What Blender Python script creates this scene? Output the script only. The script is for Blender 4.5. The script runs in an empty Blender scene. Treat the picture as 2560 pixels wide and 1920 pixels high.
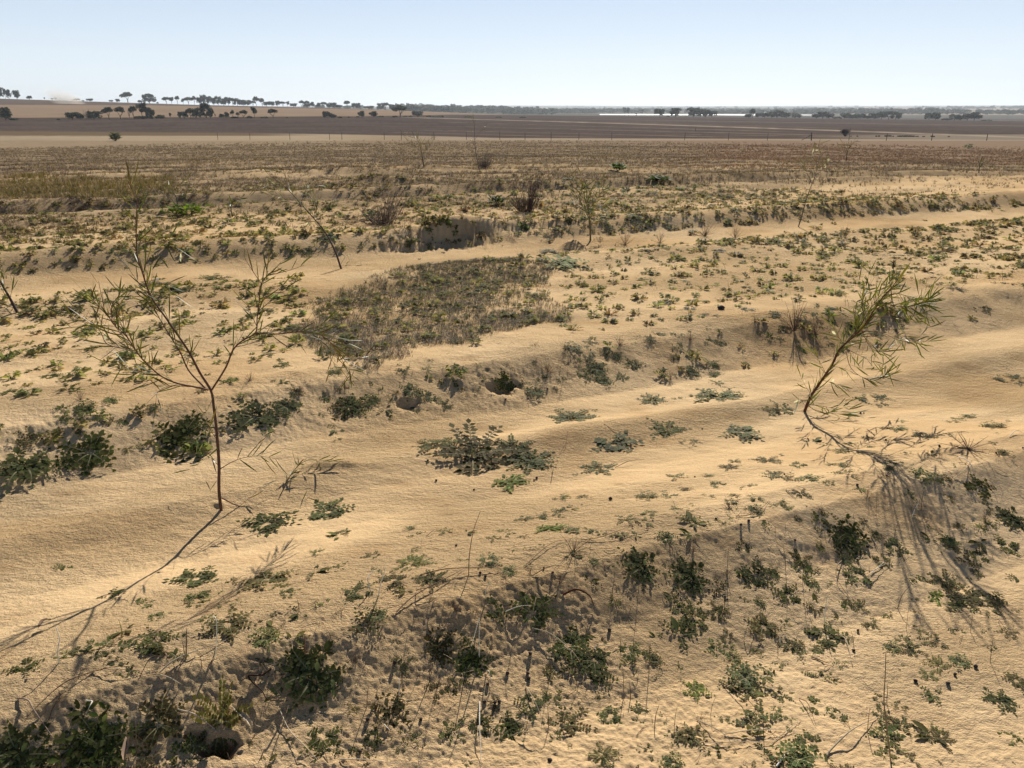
import bpy, math, random
import numpy as np
from mathutils import Vector

# ------------------------------------------------------------------ camera, sky, sun, exposure
SC = bpy.context.scene
COL = SC.collection
PITCH = math.radians(19.8)
FPX = 769.0                      # focal length in pixels of a 1024 wide picture
CAMH = 1.65
cam = bpy.data.cameras.new('camera'); camo = bpy.data.objects.new('camera', cam); COL.objects.link(camo)
cam.sensor_fit = 'HORIZONTAL'; cam.sensor_width = 36; cam.lens = 36 * FPX / 1024
cam.clip_start = 0.05; cam.clip_end = 40000
camo.location = (0, 0, CAMH); camo.rotation_euler = (math.pi / 2 - PITCH, 0, 0)
SC.camera = camo
SUN_AZ = math.radians(12)        # to the right of straight ahead
SUN_EL = math.radians(31)
world = bpy.data.worlds.new('World'); SC.world = world; world.use_nodes = True
wn = world.node_tree.nodes; wl = world.node_tree.links
bg = wn['Background']; sky = wn.new('ShaderNodeTexSky'); sky.sky_type = 'NISHITA'
sky.sun_disc = False; sky.sun_elevation = SUN_EL; sky.sun_rotation = SUN_AZ
sky.altitude = 1500; sky.air_density = 0.7; sky.dust_density = 0.5; sky.ozone_density = 3.0
SKY = 0.05
bg.inputs[1].default_value = SKY
# pale dusty air low above the horizon, fading out with height
tc = wn.new('ShaderNodeTexCoord'); sx = wn.new('ShaderNodeSeparateXYZ'); wl.new(tc.outputs['Generated'], sx.inputs[0])
rp = wn.new('ShaderNodeValToRGB'); wl.new(sx.outputs['Z'], rp.inputs[0])
e = rp.color_ramp.elements; e[0].position = 0.0; e[0].color = (.80, .84, .86, .75); e[1].position = .4; e[1].color = (.30, .52, .85, 0)
q = e.new(.05); q.color = (.75, .82, .87, .78); q = e.new(.12); q.color = (.60, .71, .84, .75); q = e.new(.2); q.color = (.45, .66, .95, .45)
vs = wn.new('ShaderNodeVectorMath'); vs.operation = 'SCALE'; vs.inputs['Scale'].default_value = .85 / SKY; wl.new(rp.outputs[0], vs.inputs[0])
mx = wn.new('ShaderNodeMixRGB'); wl.new(rp.outputs[1], mx.inputs[0]); wl.new(sky.outputs[0], mx.inputs[1]); wl.new(vs.outputs[0], mx.inputs[2])
wl.new(mx.outputs[0], bg.inputs[0])
sund = bpy.data.lights.new('sun', 'SUN'); suno = bpy.data.objects.new('sun', sund); COL.objects.link(suno)
sund.energy = 5.0; sund.angle = math.radians(0.5); sund.color = (1.0, 0.93, 0.82)
sdir = Vector((math.sin(SUN_AZ) * math.cos(SUN_EL), math.cos(SUN_AZ) * math.cos(SUN_EL), math.sin(SUN_EL)))
suno.rotation_euler = sdir.to_track_quat('Z', 'Y').to_euler(); suno.location = (0, 0, 30)
SC.view_settings.view_transform = 'Standard'; SC.view_settings.look = 'None'
SC.view_settings.gamma = 1; SC.view_settings.exposure = 0.5

rng = np.random.default_rng(7)
random.seed(7)

# ------------------------------------------------------------------ noise
def _h(ix, iy, s):
    n = (ix.astype(np.int64) * 374761393 + iy.astype(np.int64) * 668265263 + s * 974634777) & 0xffffffff
    n = ((n ^ (n >> 13)) * 1274126177) & 0xffffffff
    n = n ^ (n >> 16)
    return (n & 0xffff) / 32767.5 - 1
def vn(x, y, s=0):
    x = np.asarray(x, float); y = np.asarray(y, float)
    ix = np.floor(x); iy = np.floor(y); fx = x - ix; fy = y - iy
    fx = fx * fx * (3 - 2 * fx); fy = fy * fy * (3 - 2 * fy)
    a = _h(ix, iy, s); b = _h(ix + 1, iy, s); c = _h(ix, iy + 1, s); d = _h(ix + 1, iy + 1, s)
    return (a + (b - a) * fx) * (1 - fy) + (c + (d - c) * fx) * fy
def fbm(x, y, s=0, o=3):
    r = 0; a = 1; t = 0
    for k in range(o):
        r = r + a * vn(x * 2 ** k + 17.3 * k, y * 2 ** k - 9.1 * k, s + k); t += a; a *= .5
    return r / t
def sst(a, b, x):
    t = np.clip((x - a) / (b - a), 0, 1); return t * t * (3 - 2 * t)

# ------------------------------------------------------------------ the land
CP, SP = math.cos(PITCH), math.sin(PITCH)
def ray(px, py):
    xr = np.asarray(px, float) - 512; yu = 384 - np.asarray(py, float)
    return xr, FPX * CP + yu * SP, -FPX * SP + yu * CP
def py_to_dep(py):               # depression angle (radians) of a picture row, straight ahead
    return PITCH - np.arctan((384 - np.asarray(py, float)) / FPX)
def proj(x, y, z):
    zc = z - CAMH; dep = y * CP - zc * SP; up = y * SP + zc * CP
    return 512 + FPX * x / dep, 384 - FPX * up / dep, dep
def flat(px, py, z=0.05):
    xr, yf, zz = ray(px, py); t = (z - CAMH) / zz
    return xr * t, yf * t
# furrows run to the right and away; v is the distance across them
PV = np.array([-9, -4, -1.2, 0.4, 1.3, 1.58, 1.82, 2.03, 2.18, 2.5, 2.85, 3.15, 3.3, 3.5, 3.8, 3.98, 4.2, 4.36, 4.9, 6.4, 6.85, 7.1, 7.35, 7.7, 8.2, 8.5, 8.75, 8.95, 9.3, 10.1, 11.8, 12.4, 12.7, 12.9, 13.2, 13.5, 13.7, 14.1, 15.5, 18, 18.5, 18.8, 19.3, 19.55, 19.9, 21, 60])
PZ = np.array([0, 0, 0, -.05, -.05, -.045, .025, .135, .15, .085, .02, .01, .03, .015, .02, .085, .18, .20, .185, .155, .20, .21, .12, .09, .09, .12, .24, .30, .26, .22, .22, .27, .25, .16, .16, .30, .34, .28, .24, .24, .27, .18, .18, .32, .30, .24, .2])
DEN = []   # dents: x, y, half size along, across, angle, depth
def dent(px, py, a, b, dep, ang=23.0, z=0.1):
    x, y = flat(px, py, z); DEN.append((float(x), float(y), a, b, math.radians(ang), dep))
dent(219, 752, .06, .028, .085, 18, 0.0); dent(198, 748, .03, .02, .04, 18, 0.0)
dent(408, 392, .07, .05, .035, z=.15); dent(503, 378, .11, .06, .04, z=.15)

dent(447, 242, .60, .26, .09, 20, .15); dent(405, 247, .4, .12, .05, 20, .15); dent(518, 236, .35, .14, .06, 20, .15); dent(555, 233, .25, .12, .05, 20, .15)
MND = []
def mound(px, py, a, b, h, ang=23.0, z=0.15):
    x, y = flat(px, py, z); MND.append((float(x), float(y), a, b, math.radians(ang), h))
mound(458, 224, .6, .25, .11, 20, .3); mound(645, 228, .0 + .35, .12, .0, 20)
mound(572, 243, .2, .1, .09, 20); mound(360, 176, 1.3, .5, .16, 10); mound(380, 190, 1.6, .35, .14, 10); mound(590, 175, .4, .2, .1, 10)
mound(330, 466, .25, .05, .025, 5, .05); mound(235, 772, .08, .035, .018, 14, 0); mound(221, 512, .03, .02, .012, 0, 0); mound(804, 412, .03, .02, .01, 0, 0)
mound(600, 130, 1, 1, .0)
# the far land, as slopes at measured distances: rows are distance, columns azimuth
TD = np.array([12., 30, 60, 120, 160, 220, 330, 450, 600, 900, 1200, 1400, 1800, 3000, 5000, 9000, 16000])
TX = [-250, 0, 200, 344, 512, 700, 1024, 1300]
TY = np.array([
 [219, 219, 219, 219, 219, 219, 219, 219],
 [158, 158, 158, 158, 158, 158, 158, 158],
 [147, 147, 147, 147.5, 147.5, 148, 148.5, 149],
 [141.5, 141.5, 140.5, 140, 140, 140.5, 141, 141],
 [138, 137.5, 137, 136.5, 136, 136.5, 137, 137],
 [134.5, 134, 133, 132, 131.5, 131.5, 132, 132],
 [119, 119, 118, 118.5, 122.5, 125, 127, 128],
 [112, 112, 112.3, 113.5, 118.5, 121, 123, 124],
 [105, 105.4, 107, 109.6, 115, 117, 119.2, 120],
 [98.5, 99.8, 105, 108.2, 115.5, 117, 119.4, 119],
 [99.5, 100.6, 106, 108.7, 114.2, 116.6, 117.5, 117],
 [100, 101.4, 106.2, 108.7, 113.2, 115.6, 116, 116],
 [102, 103, 106.5, 108.4, 111.6, 112.6, 113.2, 113],
 [105, 105.6, 106.8, 107.9, 109.2, 109.6, 108.0, 107],
 [106, 106.4, 106.9, 107.3, 106.6, 107.6, 107.3, 107],
 [106.2, 106.2, 106.0, 106.2, 105.4, 105.9, 105.6, 105.6],
 [109, 109, 109, 109, 109, 109, 109, 109]])
AZC = np.degrees(np.arctan((np.array(TX) - 512) / 817.4))
AZ = np.concatenate([[-180, -75], AZC, [75, 180]])
_dep = py_to_dep(TY)
_dep = np.hstack([_dep.mean(1, keepdims=True), _dep[:, :1], _dep, _dep[:, -1:], _dep.mean(1, keepdims=True)])
_ELN = -np.tan(_dep) * TD[:, None]    # z relative to the camera
_AZF = np.linspace(-180, 180, 721)
_LDF = np.linspace(math.log(12), math.log(16000), 500)
_T1 = np.stack([np.interp(_AZF, AZ, r) for r in np.tan(_dep)])       # rows x az
_T2 = np.stack([np.interp(_LDF, np.log(TD), _T1[:, j]) for j in range(721)], 1)
def farz(x, y):
    d = np.hypot(x, y); az = np.degrees(np.arctan2(x, y))
    a = (az + 180) / .5; l = (np.log(np.clip(d, 12, 15999)) - _LDF[0]) / (_LDF[1] - _LDF[0])
    ia = np.clip(a.astype(int), 0, 719); il = np.clip(l.astype(int), 0, 498); fa = a - ia; fl = l - il
    t = (_T2[il, ia] * (1 - fa) + _T2[il, ia + 1] * fa) * (1 - fl) + (_T2[il + 1, ia] * (1 - fa) + _T2[il + 1, ia + 1] * fa) * fl
    return CAMH - d * t
def uv(x, y): return .918 * x + .397 * y, -.397 * x + .918 * y
def H(x, y, fine=True):
    x = np.asarray(x, float); y = np.asarray(y, float)
    d = np.hypot(x, y); u, v = uv(x, y)
    vv = v + .075 * fbm(u * .55, v * .3, 3, 2) + .02 * fbm(u * 2.6, v * .8, 5, 2)
    p = np.interp(vv, PV, PZ)
    # irregular bank height
    bank = np.interp(vv, [-99, 1.4, 1.8, 2.3, 2.8, 3.65, 3.9, 4.35, 4.8, 6.8, 7.2, 7.6, 8.3, 8.7, 9.1, 9.6, 12.4, 13, 14, 15, 18, 20, 21], [0, 0, .7, .3, 0, 0, 1, .8, .1, .1, .6, .2, .2, 1, 1, .4, .3, 1, 1, .3, .3, 1, .3])
    p = p + bank * (.018 * fbm(u * 1.1, v * 2, 11, 3) + .008 * vn(u * 6, v * 6, 21))
    p = p + .018 * fbm(x * .5, y * .5, 31, 2) + .009 * fbm(x * 2.5, y * 4, 41, 2)
    # low undulation in the furrow
    p = p + .022 * np.exp(-((v - 3.3 - .06 * np.sin(u * 1.5)) / .13) ** 2) * sst(-3, 0, u)
    far = sst(8.5, 16, v)
    p = p + far * (.07 * np.clip(fbm(u * .6, v * 1.6, 51, 3), -.2, 1) + .03 * vn(x * 2.5, y * 3.4, 61))
    shp = p.shape; p = np.array(p, float).ravel(); xf = np.broadcast_to(x, shp).ravel(); yf = np.broadcast_to(y, shp).ravel()
    for lst, dig in ((DEN, True), (MND, False)):
        for (cx, cy, a, b, an, dp) in lst:
            rad = 2.2 * max(a, b); m = np.flatnonzero((np.abs(xf - cx) < rad) & (np.abs(yf - cy) < rad))
            if not len(m): continue
            xx = xf[m] - cx; yy = yf[m] - cy
            p1 = xx * math.cos(an) + yy * math.sin(an); p2 = -xx * math.sin(an) + yy * math.cos(an)
            if dig:
                wb = .3 * vn(xx * 9 / (a * 8), yy * 9 / (a * 8), 71) + .22 * vn(xx * 38, yy * 38, 72) * min(1, a / .05)
                ru = np.sqrt((p1 / a) ** 2 + (p2 / b) ** 2) + wb; rd = np.sqrt((p1 / (a * 1.1)) ** 2 + (p2 / (b * 1.7)) ** 2) + wb
                p[m] -= dp * np.where(p2 > 0, 1 - sst(.25 if a > .3 else .6, 1.15 if a > .3 else 1.05, ru), (1 - sst(-.2, 1.1, rd)) / (1 - sst(-.2, 1.1, wb)) * (1 - sst(.25 if a > .3 else .6, 1.15 if a > .3 else 1.05, wb)))
            else:
                rr = np.sqrt((p1 / a) ** 2 + (p2 / b) ** 2) + .2 * vn(xx * 5, yy * 5, 81)
                p[m] += dp * (1 - sst(.1, 1.3, rr))
    p = p.reshape(shp)
    if fine:
        sl = .26 + .22 * sst(1.0, 1.65, vv) * (1 - sst(2.0, 2.2, vv)) + .4 * sst(3.7, 3.95, vv) * (1 - sst(4.15, 4.4, vv)) + .25 * (1 - sst(.8, 1.7, vv))
        sl = sl * (.6 + .8 * sst(-.3, .5, fbm(x * 1.7, y * 1.7, 88, 2)))
        p = p + sl * (.0022 * vn(x * 12, y * 20, 91) + .0028 * vn(x * 42, y * 60, 92) + .0036 * vn(x * 90, y * 120, 93) + .0012 * vn(x * 210, y * 260, 94))
        p = p + .0022 * vn(x * 9 + 3 * fbm(x, y, 5), y * 22 + x * 3, 95)
    f = farz(x, y)
    w = sst(16, 34, d)
    f = f + .12 * sst(34, 80, d) * fbm(x * .08, y * .08, 99, 3) * (1 - sst(200, 400, d))
    f = f + sst(1500, 3000, d) * 5 * fbm(x * .0016, y * .0016, 98, 3)
    z = p * (1 - w) + (f + .03 * far * vn(x * .9, y * .9, 52)) * w
    z = z + sst(17, 34, d) * 0 
    return z
_TS = np.geomspace(1.2, 3000, 420)
def at(px, py):
    """world points where the picture position meets the land"""
    px = np.atleast_1d(np.asarray(px, float)); py = np.atleast_1d(np.asarray(py, float))
    xr, yf, zz = ray(px, py); n = np.sqrt(xr ** 2 + yf ** 2); xr, yf, zz = xr / n, yf / n, zz / n
    X = xr[:, None] * _TS; Y = yf[:, None] * _TS; Z = CAMH + zz[:, None] * _TS
    below = Z < H(X, Y, False); i = np.where(below.any(1), below.argmax(1), len(_TS) - 1)
    lo = _TS[np.maximum(i - 1, 0)]; hi = _TS[i]
    for _ in range(14):
        m = (lo + hi) / 2; b = CAMH + zz * m < H(xr * m, yf * m, False)
        hi = np.where(b, m, hi); lo = np.where(b, lo, m)
    x, y = xr * hi, yf * hi
    return x, y, H(x, y)

# ------------------------------------------------------------------ helpers
def tag(o, label=None, cat=None, group=None, kind=None):
    if label: o['label'] = label
    if cat: o['category'] = cat
    if group: o['group'] = group
    if kind: o['kind'] = kind
    return o
def empty(name, loc, parent=None):
    o = bpy.data.objects.new(name, None); COL.objects.link(o); o.location = loc; o.empty_display_size = .05
    return o
def mesh_np(name, V, F, C=None, mat=None, smooth=False):
    """V (n,3), F (m,3 or 4) or a list of such, C (n,4)"""
    me = bpy.data.meshes.new(name)
    V = np.ascontiguousarray(V, np.float32)
    Fs = F if isinstance(F, list) else [F]
    Fs = [np.asarray(f, np.int32) for f in Fs if len(f)]
    tot = np.concatenate([np.full(len(f), f.shape[1], np.int32) for f in Fs])
    idx = np.concatenate([f.ravel() for f in Fs])
    me.vertices.add(len(V)); me.vertices.foreach_set('co', V.ravel())
    me.loops.add(len(idx)); me.loops.foreach_set('vertex_index', idx)
    me.polygons.add(len(tot)); st = np.concatenate([[0], np.cumsum(tot)[:-1]]).astype(np.int32)
    me.polygons.foreach_set('loop_start', st)
    try: me.polygons.foreach_set('loop_total', tot)
    except Exception: pass
    if smooth: me.polygons.foreach_set('use_smooth', np.ones(len(tot), bool))
    if C is not None:
        a = me.color_attributes.new('Col', 'FLOAT_COLOR', 'POINT')
        C = np.asarray(C, np.float32)
        if C.shape[1] == 3: C = np.hstack([C, np.ones((len(C), 1), np.float32)])
        a.data.foreach_set('color', np.ascontiguousarray(C).ravel())
    me.update(calc_edges=True)
    if mat: me.materials.append(mat)
    return me
def link(name, me, parent=None, loc=None):
    o = bpy.data.objects.new(name, me); COL.objects.link(o)
    if parent: o.parent = parent
    if loc is not None: o.location = loc
    return o
class MB:
    """collects triangles/quads of leaves, strips and tubes with a colour per vertex"""
    def __init__(s): s.v = []; s.c = []; s.q = []; s.t = []; s.n = 0
    def add(s, V, Q=(), T=(), c=(.5, .5, .5)):
        V = np.asarray(V, float).reshape(-1, 3); n = s.n
        s.v.append(V); c = np.asarray(c, float)
        s.c.append(np.tile(c, (len(V), 1)) if c.ndim == 1 else c)
        for q in Q: s.q.append([i + n for i in q])
        for t in T: s.t.append([i + n for i in t])
        s.n += len(V)
    def tube(s, P, R, c, sides=5):
        P = np.asarray(P, float); n = len(P); R = np.broadcast_to(R, n) if np.ndim(R) == 0 else np.interp(np.linspace(0, 1, n), np.linspace(0, 1, len(R)), R)
        T = np.gradient(P, axis=0); T /= np.linalg.norm(T, axis=1)[:, None] + 1e-9
        ref = np.array([.31, .2, .93]); ref2 = np.array([.9, .1, .1])
        V = []
        for i in range(n):
            a = np.cross(T[i], ref)
            if np.linalg.norm(a) < .2: a = np.cross(T[i], ref2)
            a /= np.linalg.norm(a); b = np.cross(T[i], a)
            for k in range(sides):
                th = 2 * math.pi * k / sides
                V.append(P[i] + R[i] * (math.cos(th) * a + math.sin(th) * b))
        Q = [(i * sides + k, i * sides + (k + 1) % sides, (i + 1) * sides + (k + 1) % sides, (i + 1) * sides + k) for i in range(n - 1) for k in range(sides)]
        V.append(P[-1] + T[-1] * R[-1] * .5)
        e = len(V) - 1; Tt = [((n - 1) * sides + k, (n - 1) * sides + (k + 1) % sides, e) for k in range(sides)]
        s.add(V, Q, Tt, c)
    def strip(s, P, W, side, c):
        """flat blade along P with half widths W"""
        P = np.asarray(P, float); n = len(P); side = np.asarray(side, float); side = side / (np.linalg.norm(side) + 1e-9)
        V = np.empty((2 * n, 3))
        for i in range(n): V[2 * i] = P[i] - side * W[i]; V[2 * i + 1] = P[i] + side * W[i]
        s.add(V, [(2 * i, 2 * i + 1, 2 * i + 3, 2 * i + 2) for i in range(n - 1)], (), c)
    def arrays(s):
        return np.vstack(s.v), [np.array(s.q, np.int32).reshape(-1, 4), np.array(s.t, np.int32).reshape(-1, 3)], np.vstack(s.c)
    def mesh(s, name, mat, smooth=False):
        V, F, C = s.arrays(); return mesh_np(name, V, F, C, mat, smooth)
def smoothline(P, k=4):
    P = np.asarray(P, float); n = len(P)
    if n < 3: 
        t = np.linspace(0, 1, k + 1)[:, None]; return P[0] * (1 - t) + P[-1] * t
    out = []
    Q = np.vstack([2 * P[0] - P[1], P, 2 * P[-1] - P[-2]])
    for i in range(n - 1):
        a, b, c, d = Q[i], Q[i + 1], Q[i + 2], Q[i + 3]
        for j in range(k):
            t = j / k
            out.append(.5 * ((2 * b) + (-a + c) * t + (2 * a - 5 * b + 4 * c - d) * t * t + (-a + 3 * b - 3 * c + d) * t ** 3))
    out.append(P[-1]); return np.array(out)
def merged(name, temps, which, loc, rz, sc, tint, mat, normals=None, sz=None):
    """one mesh out of many copies of low templates (for what nobody could count)"""
    Vs, Cs, Qs, Ts, n = [], [], [], [], 0
    for k, (V, F, C) in enumerate(temps):
        m = np.where(which == k)[0]
        if not len(m): continue
        c, s_ = np.cos(rz[m]), np.sin(rz[m]); S = sc[m]; Z = S if sz is None else sz[m]
        X = (V[None, :, 0] * c[:, None] - V[None, :, 1] * s_[:, None]) * S[:, None]
        Y = (V[None, :, 0] * s_[:, None] + V[None, :, 1] * c[:, None]) * S[:, None]
        Zz = V[None, :, 2] * Z[:, None]
        if normals is not None:
            Zz = Zz - X * normals[m, 0:1] - Y * normals[m, 1:2]
        P = np.stack([X, Y, Zz], -1) + loc[m][:, None, :]
        Cc = np.clip(C[None, :, :3] * tint[m][:, None, :], 0, 1)
        Vs.append(P.reshape(-1, 3)); Cs.append(Cc.reshape(-1, 3))
        off = n + np.arange(len(m))[:, None, None] * len(V)
        if len(F[0]): Qs.append((F[0][None] + off).reshape(-1, 4))
        if len(F[1]): Ts.append((F[1][None] + off).reshape(-1, 3))
        n += len(m) * len(V)
    Fl = []
    if Qs: Fl.append(np.concatenate(Qs))
    if Ts: Fl.append(np.concatenate(Ts))
    return link(name, mesh_np(name, np.concatenate(Vs), Fl, np.concatenate(Cs), mat))
def slope(x, y, e=.04):
    """terms so that something lying on the land follows it: z drops by nx*dx + ny*dy"""
    return np.stack([-(H(x + e, y, False) - H(x - e, y, False)) / (2 * e), -(H(x, y + e, False) - H(x, y - e, False)) / (2 * e)], -1)

# ------------------------------------------------------------------ materials
def mat_new(name):
    m = bpy.data.materials.new(name); m.use_nodes = True
    return m, m.node_tree.nodes, m.node_tree.links, m.node_tree.nodes['Principled BSDF']
def leafy(name, transl=.35, rough=.5, spec=.4, rnd=.25):
    m, N, L, P = mat_new(name)
    a = N.new('ShaderNodeAttribute'); a.attribute_name = 'Col'
    oi = N.new('ShaderNodeObjectInfo'); mr = N.new('ShaderNodeMapRange'); mr.inputs[3].default_value = 1 - rnd; mr.inputs[4].default_value = 1 + rnd
    L.new(oi.outputs['Random'], mr.inputs[0])
    mx = N.new('ShaderNodeVectorMath'); mx.operation = 'SCALE'; L.new(a.outputs['Color'], mx.inputs[0]); L.new(mr.outputs[0], mx.inputs['Scale'])
    nz = N.new('ShaderNodeTexNoise'); nz.inputs['Scale'].default_value = 40
    geo = N.new('ShaderNodeNewGeometry'); L.new(geo.outputs['Position'], nz.inputs['Vector'])
    mr2 = N.new('ShaderNodeMapRange'); mr2.inputs[3].default_value = .7; mr2.inputs[4].default_value = 1.3; L.new(nz.outputs['Fac'], mr2.inputs[0])
    m2 = N.new('ShaderNodeVectorMath'); m2.operation = 'SCALE'; L.new(mx.outputs[0], m2.inputs[0]); L.new(mr2.outputs[0], m2.inputs['Scale'])
    L.new(m2.outputs[0], P.inputs['Base Color']); P.inputs['Roughness'].default_value = rough
    P.inputs['Specular IOR Level'].default_value = spec
    if transl > 0:
        t = N.new('ShaderNodeBsdfTranslucent'); mm = N.new('ShaderNodeMixShader'); mm.inputs[0].default_value = transl
        sc = N.new('ShaderNodeVectorMath'); sc.operation = 'MULTIPLY'; L.new(m2.outputs[0], sc.inputs[0]); sc.inputs[1].default_value = (1.35, 1.4, .7)
        L.new(sc.outputs[0], t.inputs['Color'])
        L.new(P.outputs[0], mm.inputs[1]); L.new(t.outputs[0], mm.inputs[2]); L.new(mm.outputs[0], N['Material Output'].inputs[0])
    return m
M_WEED = leafy('weed_leaf', .34, .7, .08, .3)
M_LEAF = leafy('sapling_leaf', .3, .5, .3, .05)
M_DRY = leafy('dry_stem', .15, .8, .12, .2)
M_BARK = leafy('bark', 0, .8, .2, .05)
M_TREE = leafy('tree_foliage', .15, .7, .15, .15)
M_DUNG = leafy('dung', 0, .75, .3, .3)
M_WOOD = leafy('post_wood', 0, .8, .2, .15)

def land_mat():
    m, N, L, P = mat_new('land')
    P.inputs['Roughness'].default_value = .95; P.inputs['Specular IOR Level'].default_value = 0
    a = N.new('ShaderNodeAttribute'); a.attribute_name = 'Col'
    geo = N.new('ShaderNodeNewGeometry')
    def noise(scale, vec=(1, 1, 1), det=3, rough=.6):
        mp = N.new('ShaderNodeMapping'); mp.inputs['Scale'].default_value = vec; L.new(geo.outputs['Position'], mp.inputs[0])
        n = N.new('ShaderNodeTexNoise'); n.inputs['Scale'].default_value = scale; n.inputs['Detail'].default_value = det
        n.inputs['Roughness'].default_value = rough; L.new(mp.outputs[0], n.inputs['Vector']); return n.outputs['Fac']
    def rmap(f, lo, hi, a0=.25, a1=.75):
        r = N.new('ShaderNodeMapRange'); L.new(f, r.inputs[0]); r.inputs[1].default_value = a0; r.inputs[2].default_value = a1
        r.inputs[3].default_value = lo; r.inputs[4].default_value = hi; return r.outputs[0]
    def mul(x, y):
        k = N.new('ShaderNodeMath'); k.operation = 'MULTIPLY'; L.new(x, k.inputs[0])
        if isinstance(y, float): k.inputs[1].default_value = y
        else: L.new(y, k.inputs[1])
        return k.outputs[0]
    def add(x, y):
        k = N.new('ShaderNodeMath'); k.operation = 'ADD'; L.new(x, k.inputs[0]); L.new(y, k.inputs[1]); return k.outputs[0]
    f1 = rmap(noise(380), .86, 1.12); f2 = rmap(noise(7), .95, 1.05); f3 = rmap(noise(60, (1, 1.6, 1)), .93, 1.06)
    fac = mul(mul(f1, f2), f3)
    v = N.new('ShaderNodeVectorMath'); v.operation = 'SCALE'; L.new(a.outputs['Color'], v.inputs[0]); L.new(fac, v.inputs['Scale'])
    L.new(v.outputs[0], P.inputs['Base Color'])
    h = add(mul(noise(55, (1, 1.35, 1), 4, .7), 1.0), mul(noise(190, (1, 1.6, 1), 3, .7), .45))
    h = add(h, mul(noise(17, (.8, 1.5, 1), 3), 1.2))
    b = N.new('ShaderNodeBump'); b.inputs['Distance'].default_value = .018; L.new(h, b.inputs['Height']); L.new(a.outputs['Alpha'], b.inputs['Strength'])
    L.new(b.outputs[0], P.inputs['Normal'])
    return m
M_LAND = land_mat()

# ------------------------------------------------------------------ ground sheet
dz = 13.0
dep_near = np.radians(np.linspace(67, 3.2, 820))
r_near = 1.6 / np.tan(dep_near)
r_far = np.geomspace(r_near[-1] * 1.01, 15500, 330)
R = np.concatenate([[.15, .35, .5], r_near, r_far])
azf = np.radians(np.linspace(-40, 40, 1000)); azb = np.radians(np.linspace(40, 320, 150)[1:-1])
A = np.concatenate([azf, azb]); nA = len(A); nR = len(R)
RR, AA = np.meshgrid(R, A, indexing='ij'); X = RR * np.sin(AA); Y = RR * np.cos(AA)
Z = H(X, Y)
LAKE_Z = CAMH - 1150 * math.tan(float(py_to_dep(114.9)))
PX, PY, PD = proj(X, Y, Z)
front = (Y > .3) & (PD > .3)
PX = np.where(front, PX, 512 + 817 * np.tan(np.clip(np.arctan2(X, np.maximum(Y, .01)), -1.2, 1.2)))
PY = np.where(front, PY, 384 - FPX * np.tan(PITCH - np.arctan2(CAMH - Z, RR)))
U, Vc = uv(X, Y)
# colours of the land itself
def mixc(C, c, w): return C * (1 - w[..., None]) + np.asarray(c) * w[..., None]
n1 = fbm(X * .9, Y * .9, 201, 3); n2 = fbm(X * 4, Y * 6, 202, 3); n3 = fbm(U * .25, Vc * .8, 203, 3); n4 = fbm(X * 1.3, Y * 2.5, 204, 4)
C = np.empty(X.shape + (3,)); C[:] = (.64, .45, .245)
C = mixc(C, (.69, .50, .285), sst(-.3, .6, n1)); C = mixc(C, (.55, .365, .19), .6 * sst(.15, .7, n2))
C = mixc(C, (.54, .35, .17), .5 * sst(.25, .6, fbm(X * .6, Y * 1.8, 207, 2)))
# litter tint between the rows further out
g = sst(9.6, 13.5, Vc + 2.2 * n3)
C = mixc(C, (.33, .245, .15), g * (.55 + .35 * sst(-.2, .4, n4)))
C = mixc(C, (.20, .15, .095), g * .8 * sst(.0, .5, fbm(X * .8, Y * 2.0, 205, 4)))
g2 = sst(20, 34, RR)
C = mixc(C, (.25, .185, .12), g2 * .85); C = mixc(C, (.17, .125, .085), g2 * .6 * sst(-.1, .5, fbm(X * .35, Y * .9, 206, 4)))
wob = 1.2 * fbm(X * .02, Y * .02, 210, 2)
py = PY + wob * (RR < 200)
fr = RR > 28
streak = fbm(PX * .02, RR * .35, 211, 3)
def zone(c, w): 
    global C
    C = mixc(C, c, w * fr)
# pale strip on the left beyond the grass, and reddish grass on the right
zone((.30, .23, .15), sst(150, 146.5, py) * sst(420, 300, PX) * .6)
zone((.24, .175, .12), sst(149, 146, py) * sst(330, 450, PX) * .6)
zone((.25, .175, .125), sst(168, 150, py) * sst(640, 760, PX) * .55)
zone((.34, .27, .195), sst(141, 139.5, py) * sst(360, 460, PX) * .8)
zone((.36, .285, .195), sst(141, 139.5, py) * sst(430, 340, PX) * (.75 + .4 * fbm(PX * .03, PY * .9, 215, 3)))
# tan stubble below the ploughed paddock on the left
zone((.15, .108, .066), sst(136.2, 135.4, PY + .02 * (PX - 100) * 0) * sst(330, 250, PX))
# ploughed brown paddock
top_edge = np.interp(PX, [-200, 0, 200, 340, 450, 1024, 1300], [118.3, 118.3, 117.6, 116.6, 114.6, 119, 120])
bot_edge = np.interp(PX, [-200, 0, 250, 340, 430, 500, 640, 800, 1024, 1300], [131, 131, 133, 134.5, 136, 138, 138.5, 139, 140, 141])
st2 = .6 * fbm(PX * .012 + RR * .004, PY * 2.2, 213, 3) + .5 * vn(PX * .3, PY * 3.1, 214) * (PY > 118)
pb = np.stack([.086 + .024 * streak + .018 * st2, .064 + .017 * streak + .014 * st2, .054 + .013 * streak + .011 * st2], -1)
w = (sst(bot_edge + .5, bot_edge - .5, PY)) * fr
C = C * (1 - w[..., None]) + pb * w[..., None]
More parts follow.
